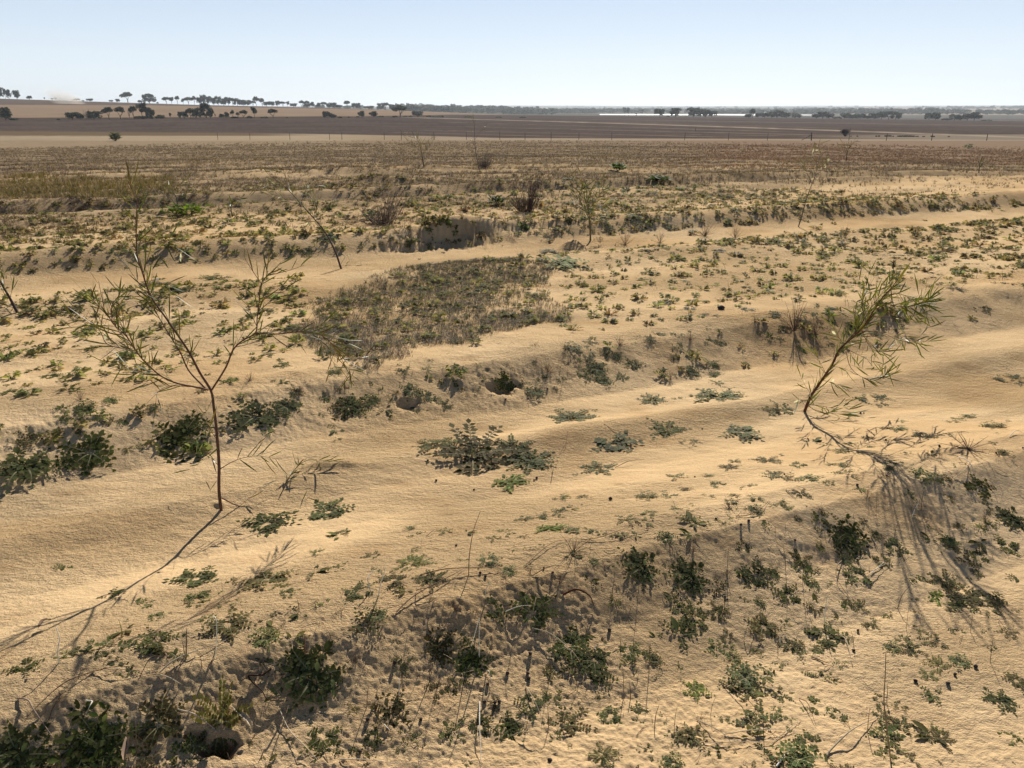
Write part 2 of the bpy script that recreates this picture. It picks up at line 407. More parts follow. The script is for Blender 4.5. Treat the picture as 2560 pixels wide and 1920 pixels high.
# pale harrow lines and the track across it
for k, (x0, y0, x1, y1, wd, s) in enumerate([(400, 117.2, 1024, 137.4, .45, .9), (440, 122, 760, 131, .25, .3), (430, 126, 800, 134.5, .3, .3), (400, 129.5, 700, 136.5, .25, .3), (560, 119, 1024, 126, .25, .25), (470, 119, 800, 127, .2, .22), (380, 132, 560, 136.4, .3, .3), (660, 134, 860, 137, .3, .25)]):
    yl = y0 + (y1 - y0) * (np.clip(PX, x0 - 1, None) - x0) / (x1 - x0) - (0.9 * np.sin(np.clip((PX - x0) / (x1 - x0), 0, 1) * 3.1) if k == 0 else 0)
    ww = np.exp(-((PY - yl) / (wd * (.6 + .8 * sst(x0, x1, PX)))) ** 2) * sst(x0 - 5, x0 + 20, PX) * (1 if k == 0 else sst(x1 + 60, x1, PX)) * (.75 + .25 * vn(PX * .11, RR * 0, 300 + k))
    zone((.42, .34, .25), ww * s)
zone((.36, .30, .22), sst(134.2, 134.9, PY) * sst(141.5, 140, PY) * sst(780, 930, PX) * .5)
# beyond the ploughed paddock
beyond = sst(top_edge + .25, top_edge - .25, PY) * fr
C = C * (1 - beyond[..., None]) + np.array((.10, .092, .062)) * beyond[..., None]
tan_top = np.interp(PX, [-200, 0, 150, 344, 400, 500, 560], [104.5, 104.7, 105.3, 109.0, 110.2, 114.3, 115])
tn = sst(top_edge + .25, top_edge - .25, PY) * sst(tan_top - .3, tan_top + .3, PY) * sst(565, 520, PX) * (RR < 1000) * (RR > 250)
C = C * (1 - tn[..., None]) + (np.array((.26, .185, .125)) * (1 + .12 * fbm(PX * .03, RR * .05, 212, 3))[..., None]) * tn[..., None]
# dark scrubby line along the paddock edge
ln = np.exp(-((PY - top_edge) / .45) ** 2) * sst(360, 330, PX) * fr
C = C * (1 - ln[..., None]) + np.array((.05, .04, .028)) * ln[..., None]
C = mixc(C, (.12, .088, .07), (tan_top > PY) * (PX < 400) * fr * (RR < 1100) * 1.0)
# distant fields
ff = fr * (RR > 1500)
patch = fbm(X * .0011, Y * .0016, 220, 3)
C = mixc(C, (.24, .19, .125), ff * sst(.05, .2, patch))
C = mixc(C, (.30, .225, .15), fr * (RR > 1700) * (RR < 3600) * sst(880, 920, PX) * sst(-.5, .1, patch))
bump = (.9 - .55 * sst(8, 40, RR)) * (.45 + .85 * sst(-.35, .4, fbm(U * .9, Vc * 2.2, 216, 3)))
bump = bump * (1 - sst(60, 200, RR))
Z = np.where((RR > 1165) & (RR < 1285) & (PX > 560) & (PX < 860), np.minimum(Z, LAKE_Z - .3), Z)
Cc = np.concatenate([np.clip(C, .01, .9), bump[..., None]], -1).reshape(-1, 4)
V3 = np.stack([X, Y, Z], -1).reshape(-1, 3)
ii = np.arange(nR - 1)[:, None] * nA; jj = np.arange(nA)[None, :]; j2 = (jj + 1) % nA
Fq = np.stack([(ii + jj), (ii + j2), (ii + nA + j2), (ii + nA + jj)], -1).reshape(-1, 4)[:, ::-1]
V3 = np.vstack([V3, [[0, 0, float(H(np.array([0.]), np.array([0.]))[0])]]]); Cc = np.vstack([Cc, Cc[:1]])
cen = len(V3) - 1
Ft = np.stack([np.full(nA, cen), (np.arange(nA) + 1) % nA, np.arange(nA)], -1)
ground = link('ground', mesh_np('ground', V3, [Fq, Ft], Cc, M_LAND, True)); tag(ground, kind='structure')
del X, Y, Z, RR, AA, U, Vc, n1, n2, n3, n4, C, PX, PY, PD, py, V3, Fq, Cc, streak, pb

# lake
m, N, L, P = mat_new('lake_water'); P.inputs['Base Color'].default_value = (.30, .34, .38, 1); P.inputs['Roughness'].default_value = .3; P.inputs['Specular IOR Level'].default_value = 1
nz = N.new('ShaderNodeTexNoise'); nz.inputs['Scale'].default_value = .6; bm = N.new('ShaderNodeBump'); bm.inputs['Distance'].default_value = .05; L.new(nz.outputs[0], bm.inputs['Height']); L.new(bm.outputs[0], P.inputs['Normal'])
lv = []; th0, th1 = math.atan(88 / 817), math.atan(305 / 817)
ths = np.linspace(th0, th1, 60)
ri = 1175 + 12 * vn(ths * 60, ths * 0, 5); ro = 1290 - 40 * sst(.12, .36, ths) + 8 * vn(ths * 90, ths * 0, 6)
for t, a, b in zip(ths, ri, ro): lv += [(a * math.sin(t), a * math.cos(t), LAKE_Z), (b * math.sin(t), b * math.cos(t), LAKE_Z)]
lake = link('lake', mesh_np('lake', np.array(lv), np.array([(2 * i, 2 * i + 1, 2 * i + 3, 2 * i + 2) for i in range(59)])[:, ::-1], None, m)); tag(lake, kind='structure')

# ------------------------------------------------------------------ words for labels
ORD = 'first second third fourth fifth sixth seventh eighth ninth tenth eleventh twelfth thirteenth fourteenth fifteenth sixteenth seventeenth eighteenth nineteenth twentieth'.split()
TENS = ['', '', 'twenty', 'thirty', 'forty', 'fifty', 'sixty', 'seventy', 'eighty', 'ninety']
def ordw(n):
    if n <= 20: return ORD[n - 1]
    return TENS[n // 10] + ('-' + ORD[n % 10 - 1] if n % 10 else '').replace('-', '-') if n % 10 else TENS[n // 10][:-1] + 'ieth'
LM = {'the tall forked sapling': (221, 505), 'the leaning bushy sapling': (804, 405), 'the burrow hole': (223, 722),
      'the big star-shaped weed': (472, 455), 'the bright leafy furrow weed': (509, 482),
      'the bark strip': (239, 722), 'the hooked dark twig': (260, 690), 'the spiky crest weed': (573, 550),
      'the spiky right-edge weed': (968, 448), 'the dark right-edge clump': (1012, 516), 'the bottom centre straw': (480, 735),
      'the weedy litter patch': (430, 345), 'the upright dry bundle': (692, 545), 'the bottom left leafy clump': (95, 740),
      'the largest bank clump': (314, 668), 'the lower right stalk': (885, 700), 'the white upright straw': (826, 610),
      'the upper fan-shaped weed': (572, 416), 'the feathery fallen twig': (300, 470), 'the thin leaning sapling': (342, 268),
      'the dark round pod': (721, 307), 'the small leafy sapling': (590, 240), 'the dark bank tangle': (792, 331),
      'the furrow bank pit': (505, 375), 'the left edge undercut': (62, 432), 'the bright patch-side weed': (561, 264)}
LMK = list(LM); LMP = np.array([LM[k] for k in LMK], float); _cnt = {}
def whereis(px, py, what):
    """words that single one small thing out by its nearest landmark; call in order of closeness"""
    dx = px - LMP[:, 0]; dy = (py - LMP[:, 1]) * 1.6; k = int(np.argmin(np.hypot(dx, dy))); dx, dy = dx[k], dy[k]
    if abs(dx) > abs(dy): s = 'right of' if dx > 0 else 'left of'
    else: s = 'in front of' if dy > 0 else 'behind'
    key = (what, s, k); _cnt[key] = _cnt.get(key, 0) + 1; n = _cnt[key]
    return ('nearest ' if n == 1 else ordw(n) + ' nearest ') + s + ' ' + LMK[k]
def lmdist(px, py): return float(np.min(np.hypot(px - LMP[:, 0], (py - LMP[:, 1]) * 1.6)))

# ------------------------------------------------------------------ weeds: leaf shapes and rosettes
GREEN = np.array((.085, .10, .028)); OLIVE = np.array((.135, .125, .035)); GREY = np.array((.10, .105, .05)); RED = np.array((.12, .06, .035))
def pinnate(mb, r, ang, L, lobes, lw, lift, col, bend, curl=0.0, z0=.01):
    """a lobed leaf: pale midrib and paired lobes, lying outward from the crown"""
    n = lobes + 1; t = np.linspace(0, 1, n + 1); a = ang + bend * t
    rad = L * t; x = np.cumsum(np.concatenate([[0], np.diff(rad) * np.cos(a[1:])])); y = np.cumsum(np.concatenate([[0], np.diff(rad) * np.sin(a[1:])]))
    z = z0 + lift * L * np.sin(t * math.pi * .8) ** 1.0 + curl * t ** 2 * L
    P = np.stack([x, y, z], -1)
    rib = np.array((.30, .27, .16)) * r.uniform(.7, 1.2); mx = np.stack([-np.sin(a), np.cos(a), 0 * a], -1)
    mb.strip(P, np.linspace(.018, .006, n + 1) * (.6 + .4 * L), (-math.sin(ang), math.cos(ang), 0), rib)
    for i in range(1, n + 1):
        last = i == n
        wv = lw * (0.45 + .55 * math.sin(math.pi * (t[i] * .75 + .12))) * r.uniform(.75, 1.2)
        d = np.array((math.cos(a[i]), math.sin(a[i]), 0))
        sides = (0,) if last else (-1, 1)
        for sd in sides:
            o = mx[i] * sd; dirv = (o * .93 + d * .42) if sd else d
            dirv = dirv / np.linalg.norm(dirv); ln = wv * (1.5 if last else 1.0) * r.uniform(.85, 1.15)
            pr = np.cross((0, 0, 1), dirv); hw = ln * r.uniform(.27, .38); up = r.uniform(-.28, .35)
            p0 = P[i] - d * .0; c = col * r.uniform(.7, 1.3) * (1 + r.normal(0, .06, 3))
            V = [p0, p0 + dirv * ln * .45 - pr * hw + (0, 0, up * ln * .45), p0 + dirv * ln * .5 + (0, 0, up * ln * .3 - .006), p0 + dirv * ln * .45 + pr * hw + (0, 0, up * ln * .45), p0 + dirv * ln + (0, 0, up * ln * .7 - .004)]
            mb.add(V, (), [(0, 1, 2), (0, 2, 3), (1, 4, 2), (2, 4, 3)], c)
def ovate(mb, r, ang, L, W, lift, col, x0=0, y0=0, z0=.01):
    """a plain leaf: short stalk and an oval blade folded along the middle"""
    t = np.linspace(0, 1, 6); pr = np.array((-math.sin(ang), math.cos(ang), 0)); d = np.array((math.cos(ang), math.sin(ang), 0))
    z = z0 + lift * L * (t - .45 * t ** 2); C0 = np.array((x0, y0, 0)) + d * (L * t)[:, None] + np.stack([0 * t, 0 * t, z], -1)
    w = np.array([.06, .10, .75, 1.0, .7, .05]) * W; f = .35 * W * r.uniform(.3, 1.2)
    A_ = C0 - pr * w[:, None] + np.array((0, 0, 1)) * (w / W * f)[:, None]; B_ = C0 + pr * w[:, None] + np.array((0, 0, 1)) * (w / W * f)[:, None]
    V = np.empty((18, 3)); V[0::3] = A_; V[1::3] = C0; V[2::3] = B_
    Q = []
    for i in range(5): Q += [(3 * i, 3 * i + 1, 3 * i + 4, 3 * i + 3), (3 * i + 1, 3 * i + 2, 3 * i + 5, 3 * i + 4)]
    mb.add(V, Q, (), col * r.uniform(.7, 1.3) * (1 + r.normal(0, .06, 3)))
def rosette(kind, seed):
    r = np.random.default_rng(seed); mb = MB(); base = GREEN * (1 - .4) + .4 * [OLIVE, GREY, GREEN, RED][seed % 4]
    if kind == 'star':
        n = r.integers(9, 13); a0 = r.uniform(0, 6.28)
        for i in range(n):
            L = r.uniform(.62, 1.0); pinnate(mb, r, a0 + 6.28 * i / n + r.normal(0, .13), L, int(6 + 4 * L), .17 * (.6 + .4 * L), r.uniform(.02, .12), base, r.normal(0, .25))
        for i in range(5): pinnate(mb, r, r.uniform(0, 6.28), r.uniform(.25, .4), 4, .11, .5, base * 1.1, 0)
    elif kind == 'dense':
        n = r.integers(13, 18)
        for i in range(n):
            L = r.uniform(.45, 1.0) ** .8; pinnate(mb, r, 6.28 * i / n + r.normal(0, .3), L, int(3 + 3 * L), .20, r.uniform(.05, .32), base * r.uniform(.8, 1.25), r.normal(0, .35), r.uniform(-.2, .05))
    elif kind == 'leafy':
        for k in range(r.integers(17, 22)):
            a = r.uniform(0, 6.28); q = r.uniform(0, .62); cx, cy = q * math.cos(a), q * math.sin(a)
            for i in range(r.integers(5, 9)):
                L = r.uniform(.12, .30); ovate(mb, r, r.uniform(0, 6.28), L, L * r.uniform(.14, .24), r.uniform(.2, 1.1), base * r.uniform(.7, 1.35), cx, cy, .01 + r.uniform(0, .16))
        for i in range(10):
            L = r.uniform(.5, .95); pinnate(mb, r, r.uniform(0, 6.28), L, 6, .13, r.uniform(.1, .4), base, r.normal(0, .3))
    elif kind == 'sprout':
        n = r.integers(4, 8)
        for i in range(n):
            L = r.uniform(.5, 1.0)
            if r.random() < .5: pinnate(mb, r, r.uniform(0, 6.28), L, 4, .2, r.uniform(.05, .3), base * 1.1, r.normal(0, .3))
            else: ovate(mb, r, r.uniform(0, 6.28), L, L * .16, r.uniform(.1, .4), base * 1.1)
    elif kind == 'patchy':      # several small crowns that have grown together
        for k in range(r.integers(4, 6)):
            cx, cy = r.normal(0, .42), r.normal(0, .25); n0 = mb.n; sub = MB()
            for i in range(r.integers(5, 9)):
                L = r.uniform(.22, .46); pinnate(sub, r, r.uniform(0, 6.28), L, 4, .10, r.uniform(.05, .3), base, r.normal(0, .3))
            V, F, Cx = sub.arrays(); mb.add(V + (cx, cy, 0), F[0], F[1], Cx)
    elif kind == 'trail':        # long mat
        for k in range(9):
            cx, cy = -1 + k * .25 + r.normal(0, .05), r.normal(0, .07); sub = MB()
            for i in range(r.integers(5, 8)):
                L = r.uniform(.14, .26)
                if r.random() < .5: pinnate(sub, r, r.uniform(0, 6.28), L, 4, .07, r.uniform(.1, .4), base * r.uniform(.8, 1.3), 0)
                else: ovate(sub, r, r.uniform(0, 6.28), L, L * .2, .5, base * r.uniform(.8, 1.4))
            V, F, Cx = sub.arrays(); mb.add(V + (cx, cy, 0), F[0], F[1], Cx)
    return mb
RT = {}
for kind, n in (('star', 5), ('dense', 4), ('leafy', 4), ('sprout', 5), ('patchy', 4), ('trail', 2)):
    RT[kind] = [rosette(kind, 40 + 7 * i + len(kind)).mesh('weed_leaves', M_WEED) for i in range(n)]
# the weeds of the photo: origin, scale, then x,y,width and a letter for the kind
Wd = []
def wlist(ox, oy, txt, s=.16275):
    for it in txt.split():
        f = it.split(','); Wd.append((ox + float(f[0]) * s, oy + float(f[1]) * s, float(f[2]) * s, f[3] if len(f) > 3 else ''))
wlist(0, 360, '160,650,320,l 560,570,280,d 1090,500,330,l 1180,390,170,l 1560,350,260,d 1760,290,160,d 2130,290,180,s 1970,335,60 2070,420,90 2060,485,60 400,1255,120 1210,1345,260,d 1640,1350,240,d 1930,1300,150 2090,1270,110,s 1640,1010,250,d 2020,935,250,d 2090,1080,130 1730,1440,170,p 270,105,90 320,100,90,d 60,195,90 60,150,70')
wlist(0, 560, '820,270,130 1150,250,300,p 920,355,180,p 1400,280,160,p 1400,405,220,d 1640,350,130 1850,325,110 2000,268,100 2170,205,120,d 820,545,330,t 960,500,200,d 640,610,250,t 160,650,190,d 390,595,180,p 1930,700,380,l 1850,640,200,l 2030,740,160,l 580,1080,420,L 650,1180,300,L 480,1230,300,L 120,1190,380,L 250,1240,200,l 980,1010,250,d 1060,1190,280,p 1980,1080,190,d 1780,1115,110 1850,965,150,p 2130,1180,140 1640,1245,100 1770,1225,60')
wlist(340, 360, '90,290,190,s 275,300,90 290,352,70 600,515,260,s 810,590,430,s 1060,540,200,s 1170,625,270,s 1040,755,220,g 1430,350,240,s 1680,525,250,d 1590,670,190,s 1440,697,50 1920,245,160,s 2070,235,70 2015,432,210,s 1905,482,70 2140,515,120,p 1400,915,110 1460,888,60 1130,975,110,s 1300,960,180,p 1290,1035,170,g 1000,1055,110,s 910,1062,40 1130,1080,150,p 1110,1165,150,t 1610,1062,230,t 1760,975,140 1900,945,110,d 1890,995,100 2165,890,60 210,1205,110,d 450,1245,220,s 440,1168,90 915,1228,120,d 890,1182,60 460,1075,90 20,1062,100,d 330,1350,150,d 230,1290,110 130,1430,150,d 760,1230,80 440,190,120,d 560,225,100,d 650,278,90 720,170,100 860,178,60 900,125,70 1020,135,120,d 1230,110,90 1360,118,70 1485,78,100,d 1580,55,130,d 1730,110,90 1800,35,160,p 1560,300,50 1850,1270,240,l 2150,1330,250,l 2010,1240,150,p')
wlist(340, 560, '930,300,150,d 1180,325,230,d 620,530,200,l 820,610,230,l 590,810,110,d 700,750,150 320,930,230,l 200,1095,110,d 370,1110,160,p 690,1045,180,s 860,1025,140,d 790,1110,60 1050,1035,190,l 1170,885,160,d 1300,850,120 1400,530,230,d 1560,625,200,d 1580,700,150,d 1330,660,150,d 1770,555,150,d 1600,505,120 1360,1010,250,s 1330,1110,110 1410,1150,90 550,1165,90,l 190,1235,100 780,1240,70,l 1660,965,130,d 1590,1060,90 1860,945,130,d 1980,985,90 1950,485,90 2090,655,90,s 2030,1090,120,l 2150,1085,170,l 1890,1155,120,s 1930,740,70 1760,870,50 240,1050,90 480,1240,60')
wlist(664, 560, '170,345,230,s 190,800,150,g 560,95,200,d 760,215,150,d 930,290,140 1190,95,170,d 1340,15,100,d 1560,125,120 1670,225,150,g 1960,235,190,d 1990,305,100 2180,110,110 2140,295,70 1390,345,130,s 1550,325,60 1560,420,80 610,410,160,d 730,385,80 560,565,140,s 990,475,240,d 980,715,150,s 1680,495,150,s 1810,445,110,d 1920,430,90 2120,440,110 2070,495,60 2000,550,120,l 2080,700,60 2170,745,120,d 2060,860,190,l 1940,780,40 1880,735,40 1450,660,70 1440,720,90 1440,885,190,p 700,815,160,s 960,905,190,d 1070,955,130,d 370,985,130,s 340,1185,150,s 890,1115,180,d 800,1060,120 660,1205,200,s 1350,1195,140,s 1640,1215,180,p 2160,1100,150,l 2180,1250,100,d 1230,730,40 1520,225,60')
wlist(664, 360, '310,88,90 320,140,80 340,222,270,s 400,167,60 700,303,170,s 480,445,210,d 920,508,120 1120,520,120,p 740,582,60,d 820,645,110,d 880,735,140,d 1020,762,110,p 1100,687,120 1220,577,70 1420,627,90,d 1470,578,100,p 1640,577,80 1590,463,130,d 1280,252,190,p 2120,125,190,p 1780,382,80 340,768,110,d 270,833,90 470,788,80 560,778,90 560,843,90,d 420,873,130,p 360,918,150,t 180,888,50,g 1590,712,140,d 1730,747,90,d 1930,785,190,d 2140,975,200,l 2110,1145,150,d 1930,1205,120,d 1120,1060,230,l 1110,1125,180,d 1410,1145,150,d 1340,1230,110,d 490,1145,90,d 590,1000,90 960,965,120,d')
Wd.append((561, 264, 42, 'g')); Wd.append((548, 252, 20, 'd')); 
wlist(0, 160, '1320,728,140,s 430,870,130,t 400,930,150,d 600,855,220,t 820,810,170,t 960,775,180,d 1110,800,150,d 310,1330,100,d 1410,1355,110,g 1720,1260,100,d 1630,930,130,d 60,1430,90,d 200,1290,120 1640,1200,100,d 2160,650,110,t 1880,560,90,d')
wlist(664, 160, '390,728,120,t 130,745,60,g 155,915,90,d 510,918,90,d 320,955,110,p 180,865,70,d 1180,870,80,t 1170,775,90,t 1080,735,70,d 1790,790,80,d 1890,640,120,t 1420,585,90,t 1350,495,90,t 2110,760,110,t 1455,775,80,d 710,632,70,t 695,762,60 835,805,60 500,545,50,g 340,560,80,d 1980,915,70,d 1585,925,60,p 1450,975,100,d 950,895,80')
# the rest of the nearest ones, scattered as thickly as they grow
cand = []
while len(cand) < 300:
    px = rng.uniform(0, 1024); py_ = rng.uniform(235, 345)
    x, y = flat(px, py_, .2); v_ = uv(x, y)[1]
    if not (4.45 < v_ < 6.9 or 1.2 < v_ < 1.25): continue
    if 300 < px < 560 and 262 < py_ < 362: continue
    dens = .95 if px < 330 else .6
    if rng.random() > dens: continue
    cand.append((px, py_, rng.uniform(7, 15), ''))
cand.sort(key=lambda c: -c[1])
NW = min(300, len(Wd)); extra = cand[:max(0, 298 - len(Wd))]; Wd = (Wd + extra)[:300]
TAKEN = Wd
wx, wy, wz = at([w[0] for w in Wd], [w[1] for w in Wd]); wsl = slope(wx, wy)
KM = {'': None, 's': 'star', 'd': 'dense', 'l': 'leafy', 'L': 'leafy', 'g': 'leafy', 'p': 'patchy', 't': 'trail'}
LOOK = {'star': 'flat star-shaped', 'dense': 'dense tufted', 'leafy': 'leafy dark green', 'sprout': 'sparse', 'patchy': 'patchy grey-green', 'trail': 'low spreading', 'g': 'bright green leafy'}
order = sorted(range(len(Wd)), key=lambda i: lmdist(Wd[i][0], Wd[i][1]))
seen_lab = {}
# meshes used for bright plants: own colour
BR = []
for sd in (3, 11):
    mb = rosette('leafy', sd); V, F, Cx = mb.arrays(); BR.append(mesh_np('weed_leaves', V, F, np.clip(Cx * (1.25, 1.7, .9), 0, 1), M_WEED))
for i in order:
    px, pyy, w, k = Wd[i]; kind = KM[k] or ('sprout' if rng.random() < .7 else 'star')
    dep = wy[i] * CP - (wz[i] - CAMH) * SP; rad = .5 * w * dep / FPX * 1.6
    me = BR[i % 2] if k == 'g' else RT[kind][rng.integers(len(RT[kind]))]
    o = link('weed_rosette', me); flatk = {'trail': .5, 'leafy': .42, 'dense': .62}.get(kind, .95)
    nv = Vector((wsl[i][0], wsl[i][1], 1)).normalized()
    q = nv.to_track_quat('Z', 'Y'); rz = rng.uniform(-.35, .35) + (-.25 if kind == 'trail' else 0) if kind in ('trail', 'patchy') else rng.uniform(0, 6.28)
    from mathutils import Quaternion
    base_q = Vector((0, 0, 1)).rotation_difference(nv)
    o.rotation_mode = 'QUATERNION'; o.rotation_quaternion = base_q @ Quaternion((0, 0, 1), rz)
    if k == 'L': rad *= .95
    o.location = (wx[i], wy[i], wz[i] - .004); o.scale = (rad, rad, rad * flatk * (1.0 if kind != 'trail' else 1.4))
    sz = 'big' if w > 34 else ('small' if w < 17 else 'mid-sized')
    look = LOOK['g' if k == 'g' else kind]
    lab = f"{sz} {look} weed " + whereis(px, pyy, (sz, look))
    tag(o, lab, 'weed', 'weeds growing flat on the near sand')

# ------------------------------------------------------------------ weeds beyond: too many to count
def lowros(seed, n, lift):
    r = np.random.default_rng(seed); mb = MB(); base = GREEN * .5 + .5 * [OLIVE, GREY, GREEN, GREY][seed % 4]
    for i in range(n):
        a = r.uniform(0, 6.28); L = r.uniform(.5, 1); d = np.array((math.cos(a), math.sin(a), 0)); p = np.array((-d[1], d[0], 0))
        z1, z2 = lift * r.uniform(.3, 1), lift * r.uniform(.0, .9); w1 = .13 * r.uniform(.7, 1.3)
        for s_ in (0.35, .6, .85):
            c0 = d * L * s_ + (0, 0, z1 * (1 - abs(s_ - .5)) + .02); j = r.normal(0, .05, 3) * (1, 1, .3)
            mb.add([c0 - p * w1 + j, c0 + d * .1 + j, c0 + p * w1 - j, c0 - d * .08], (), [(0, 1, 3), (3, 1, 2)], base * r.uniform(.6, 1.4))
        mb.add([(0, 0, .01), d * L * .6 + p * .015 + (0, 0, z1 + .01), d * L + (0, 0, z2 + .02)], (), [(0, 1, 2)], (.26, .22, .12))
    return mb.arrays()
LR = [lowros(i, 9 + i % 4, .25 + .1 * (i % 3)) for i in range(8)]
px = []; py_ = []
N1 = 8600
qx = rng.uniform(-60, 1084, N1 * 3); qd = 1.5 / np.tan(rng.uniform(math.radians(5.2), math.radians(17), N1 * 3))
# even in area: choose by distance squared
qd = np.sqrt(rng.uniform(1.5 ** 2, 15.5 ** 2, N1 * 3)); qa = rng.uniform(-.66, .66, N1 * 3)
X = qd * np.sin(qa); Y = qd * np.cos(qa); u_, v_ = uv(X, Y); vv_ = v_ + .15 * fbm(u_ * .6, v_, 3, 2)
den = np.where((vv_ > 4.5) & (vv_ < 6.9), .62, 0) + np.where((vv_ > 9.1) & (vv_ < 12.5), .42, 0) + np.where((vv_ > 13.3), .3, 0) + np.where((vv_ > 6.9) & (vv_ < 7.5), .75, 0) + np.where((vv_ > 8.5) & (vv_ < 9.1), .9, 0) + np.where((vv_ > 3.8) & (vv_ < 4.3), .18, 0) + np.where((vv_ > 12.5) & (vv_ < 13.3), .12, 0) + np.where((vv_ > 7.5) & (vv_ < 8.5), .02, 0)
den = den * np.clip(.8 + .7 * fbm(X * .7, Y * .9, 401, 3), .2, 1.5) * np.where(X < -.6, 1.0, .9)
bx, by, bd = proj(X, Y, .2)
far_ok = ~((bx > 300) & (bx < 560) & (by > 262) & (by < 362))
keep = (rng.random(len(X)) < den) & far_ok
# keep the stuff away from where the separate weeds of the middle ground stand
tx = wx[None, :]; ty = wy[None, :]
X, Y, bx, by = X[keep], Y[keep], bx[keep], by[keep]
near_t = (np.min(np.hypot(X[:, None] - tx, Y[:, None] - ty), 1) < .09)
X, Y = X[~near_t], Y[~near_t]
n = len(X); Zs = H(X, Y); sl_ = slope(X, Y)
tint = (1 + rng.normal(0, .22, (n, 1))) * (1 + rng.normal(0, .08, (n, 3))) * (1 + np.array((.22, .10, .25)) * sst(7.5, 12, np.hypot(X, Y))[:, None] * rng.uniform(0, 1, (n, 1))) * (1 - .22 * sst(6, 11, np.hypot(X, Y)))[:, None]; sc_ = rng.lognormal(-3.15, .42, n).clip(.018, .11) * (1 + .2 * (np.hypot(X, Y) > 9))
wf = merged('weed_cover', LR, rng.integers(0, 8, n), np.stack([X, Y, Zs], -1), rng.uniform(0, 6.28, n), sc_, tint, M_WEED, sl_, sc_ * rng.uniform(.8, 1.8, n))
# small sprouts on the near bank and flat, too many to count
NS = [rosette(k_, 300 + i).arrays() for i, k_ in enumerate(('sprout', 'sprout', 'sprout', 'star', 'patchy', 'dense'))]
n3_ = 4600; qa = rng.uniform(-.62, .62, n3_); qd = np.sqrt(rng.uniform(1.4 ** 2, 6.5 ** 2, n3_)); X = qd * np.sin(qa); Y = qd * np.cos(qa); v_ = uv(X, Y)[1]
k = ((v_ < 2.25) & (rng.random(n3_) < np.clip(.6 + 1.1 * fbm(X * 1.6, Y * 1.6, 409, 2) + .3 * (X > .3), .1, 1) * np.where((X > .1) & (v_ < 1.85), .95, .5))) | ((v_ > 3.85) & (v_ < 4.3) & (rng.random(n3_) < .35)) | ((v_ > 2.25) & (v_ < 2.7) & (rng.random(n3_) < .12)); X, Y = X[k], Y[k]
k = np.min(np.hypot(X[:, None] - tx, Y[:, None] - ty), 1) > .07; X, Y = X[k], Y[k]; n = len(X); sc_ = rng.lognormal(-3.2, .42, n).clip(.016, .08)
w2 = merged('weed_sprouts', NS, rng.integers(0, 6, n), np.stack([X, Y, H(X, Y) - .002], -1), rng.uniform(0, 6.28, n), sc_, (1 + rng.normal(0, .2, (n, 1))) * (1 + rng.normal(0, .06, (n, 3))), M_WEED, slope(X, Y), sc_)
tag(w2, 'tiny weed sprouts dotted over the near banks and sand', 'weeds', None, 'stuff')
tag(wf, 'sparse flat green weeds scattered over the sand between the furrows', 'weeds', None, 'stuff')

# ------------------------------------------------------------------ grass, litter
def tuft(seed, n, spread, wid, cols, lean=.5, seg=2):
    r = np.random.default_rng(seed); mb = MB()
    for i in range(n):
        a = r.uniform(0, 6.28); b = r.uniform(0, 6.28); h = r.uniform(.5, 1); l = lean * r.uniform(.1, 1.2)
        p0 = np.array((math.cos(b), math.sin(b), 0)) * spread * r.uniform(0, 1); d = np.array((math.cos(a), math.sin(a), 0)); s_ = np.array((-d[1], d[0], 0)) * wid
        c = np.array(cols[r.integers(len(cols))]) * r.uniform(.7, 1.3)
        p1 = p0 + d * l * .35 * h + (0, 0, h * .6); p2 = p0 + d * l * h + (0, 0, h * r.uniform(.55, 1.0))
        mb.add([p0 - s_, p0 + s_, p1 + s_ * .7, p1 - s_ * .7, p2], [(0, 1, 2, 3)], [(3, 2, 4)], c)
    return mb.arrays()
STR = [(.46, .37, .25), (.38, .30, .19), (.30, .24, .16), (.25, .21, .16)]
GRY = [(.28, .235, .19), (.20, .165, .13), (.36, .31, .25), (.14, .115, .09)]
GRN = [(.19, .165, .08), (.14, .145, .06), (.22, .19, .08), (.28, .23, .12)]
TF = [tuft(i, 7, .35, .03, STR, .9) for i in range(4)] + [tuft(10 + i, 8, .5, .03, GRY, 1.6) for i in range(4)] + [tuft(20 + i, 9, .4, .03, GRN, .6) for i in range(4)]
def cover(name, X, Y, which, sc, tint, label, cat, wide=1.0, szf=1.0):
    n = len(X); Zs = H(X, Y) - .005
    o = merged(name, TF, which, np.stack([X, Y, Zs], -1), rng.uniform(0, 6.28, n), sc * wide, tint, M_DRY, None, sc * szf)
    tag(o, label, cat, None, 'stuff'); return o
# litter patch in the middle: polygon in the picture turned into ground
def inpoly(x, y, P):
    c = np.zeros(len(x), bool); P = np.array(P, float); j = len(P) - 1
    for i in range(len(P)):
        cond = ((P[i, 1] > y) != (P[j, 1] > y)) & (x < (P[j, 0] - P[i, 0]) * (y - P[i, 1]) / (P[j, 1] - P[i, 1] + 1e-9) + P[i, 0]); c ^= cond; j = i
    return c
pp = [(300, 335), (305, 305), (330, 293), (372, 283), (398, 274), (455, 263), (520, 262), (552, 259), (568, 268), (556, 290), (548, 305), (556, 322), (540, 330), (500, 338), (478, 348), (430, 352), (400, 360), (368, 362), (345, 352), (325, 350)]
gx, gy, _ = at([p[0] for p in pp], [p[1] for p in pp]); gp = list(zip(gx, gy))
n = 30000; X = rng.uniform(gx.min() - .3, gx.max() + .3, n); Y = rng.uniform(gy.min() - .3, gy.max() + .3, n)
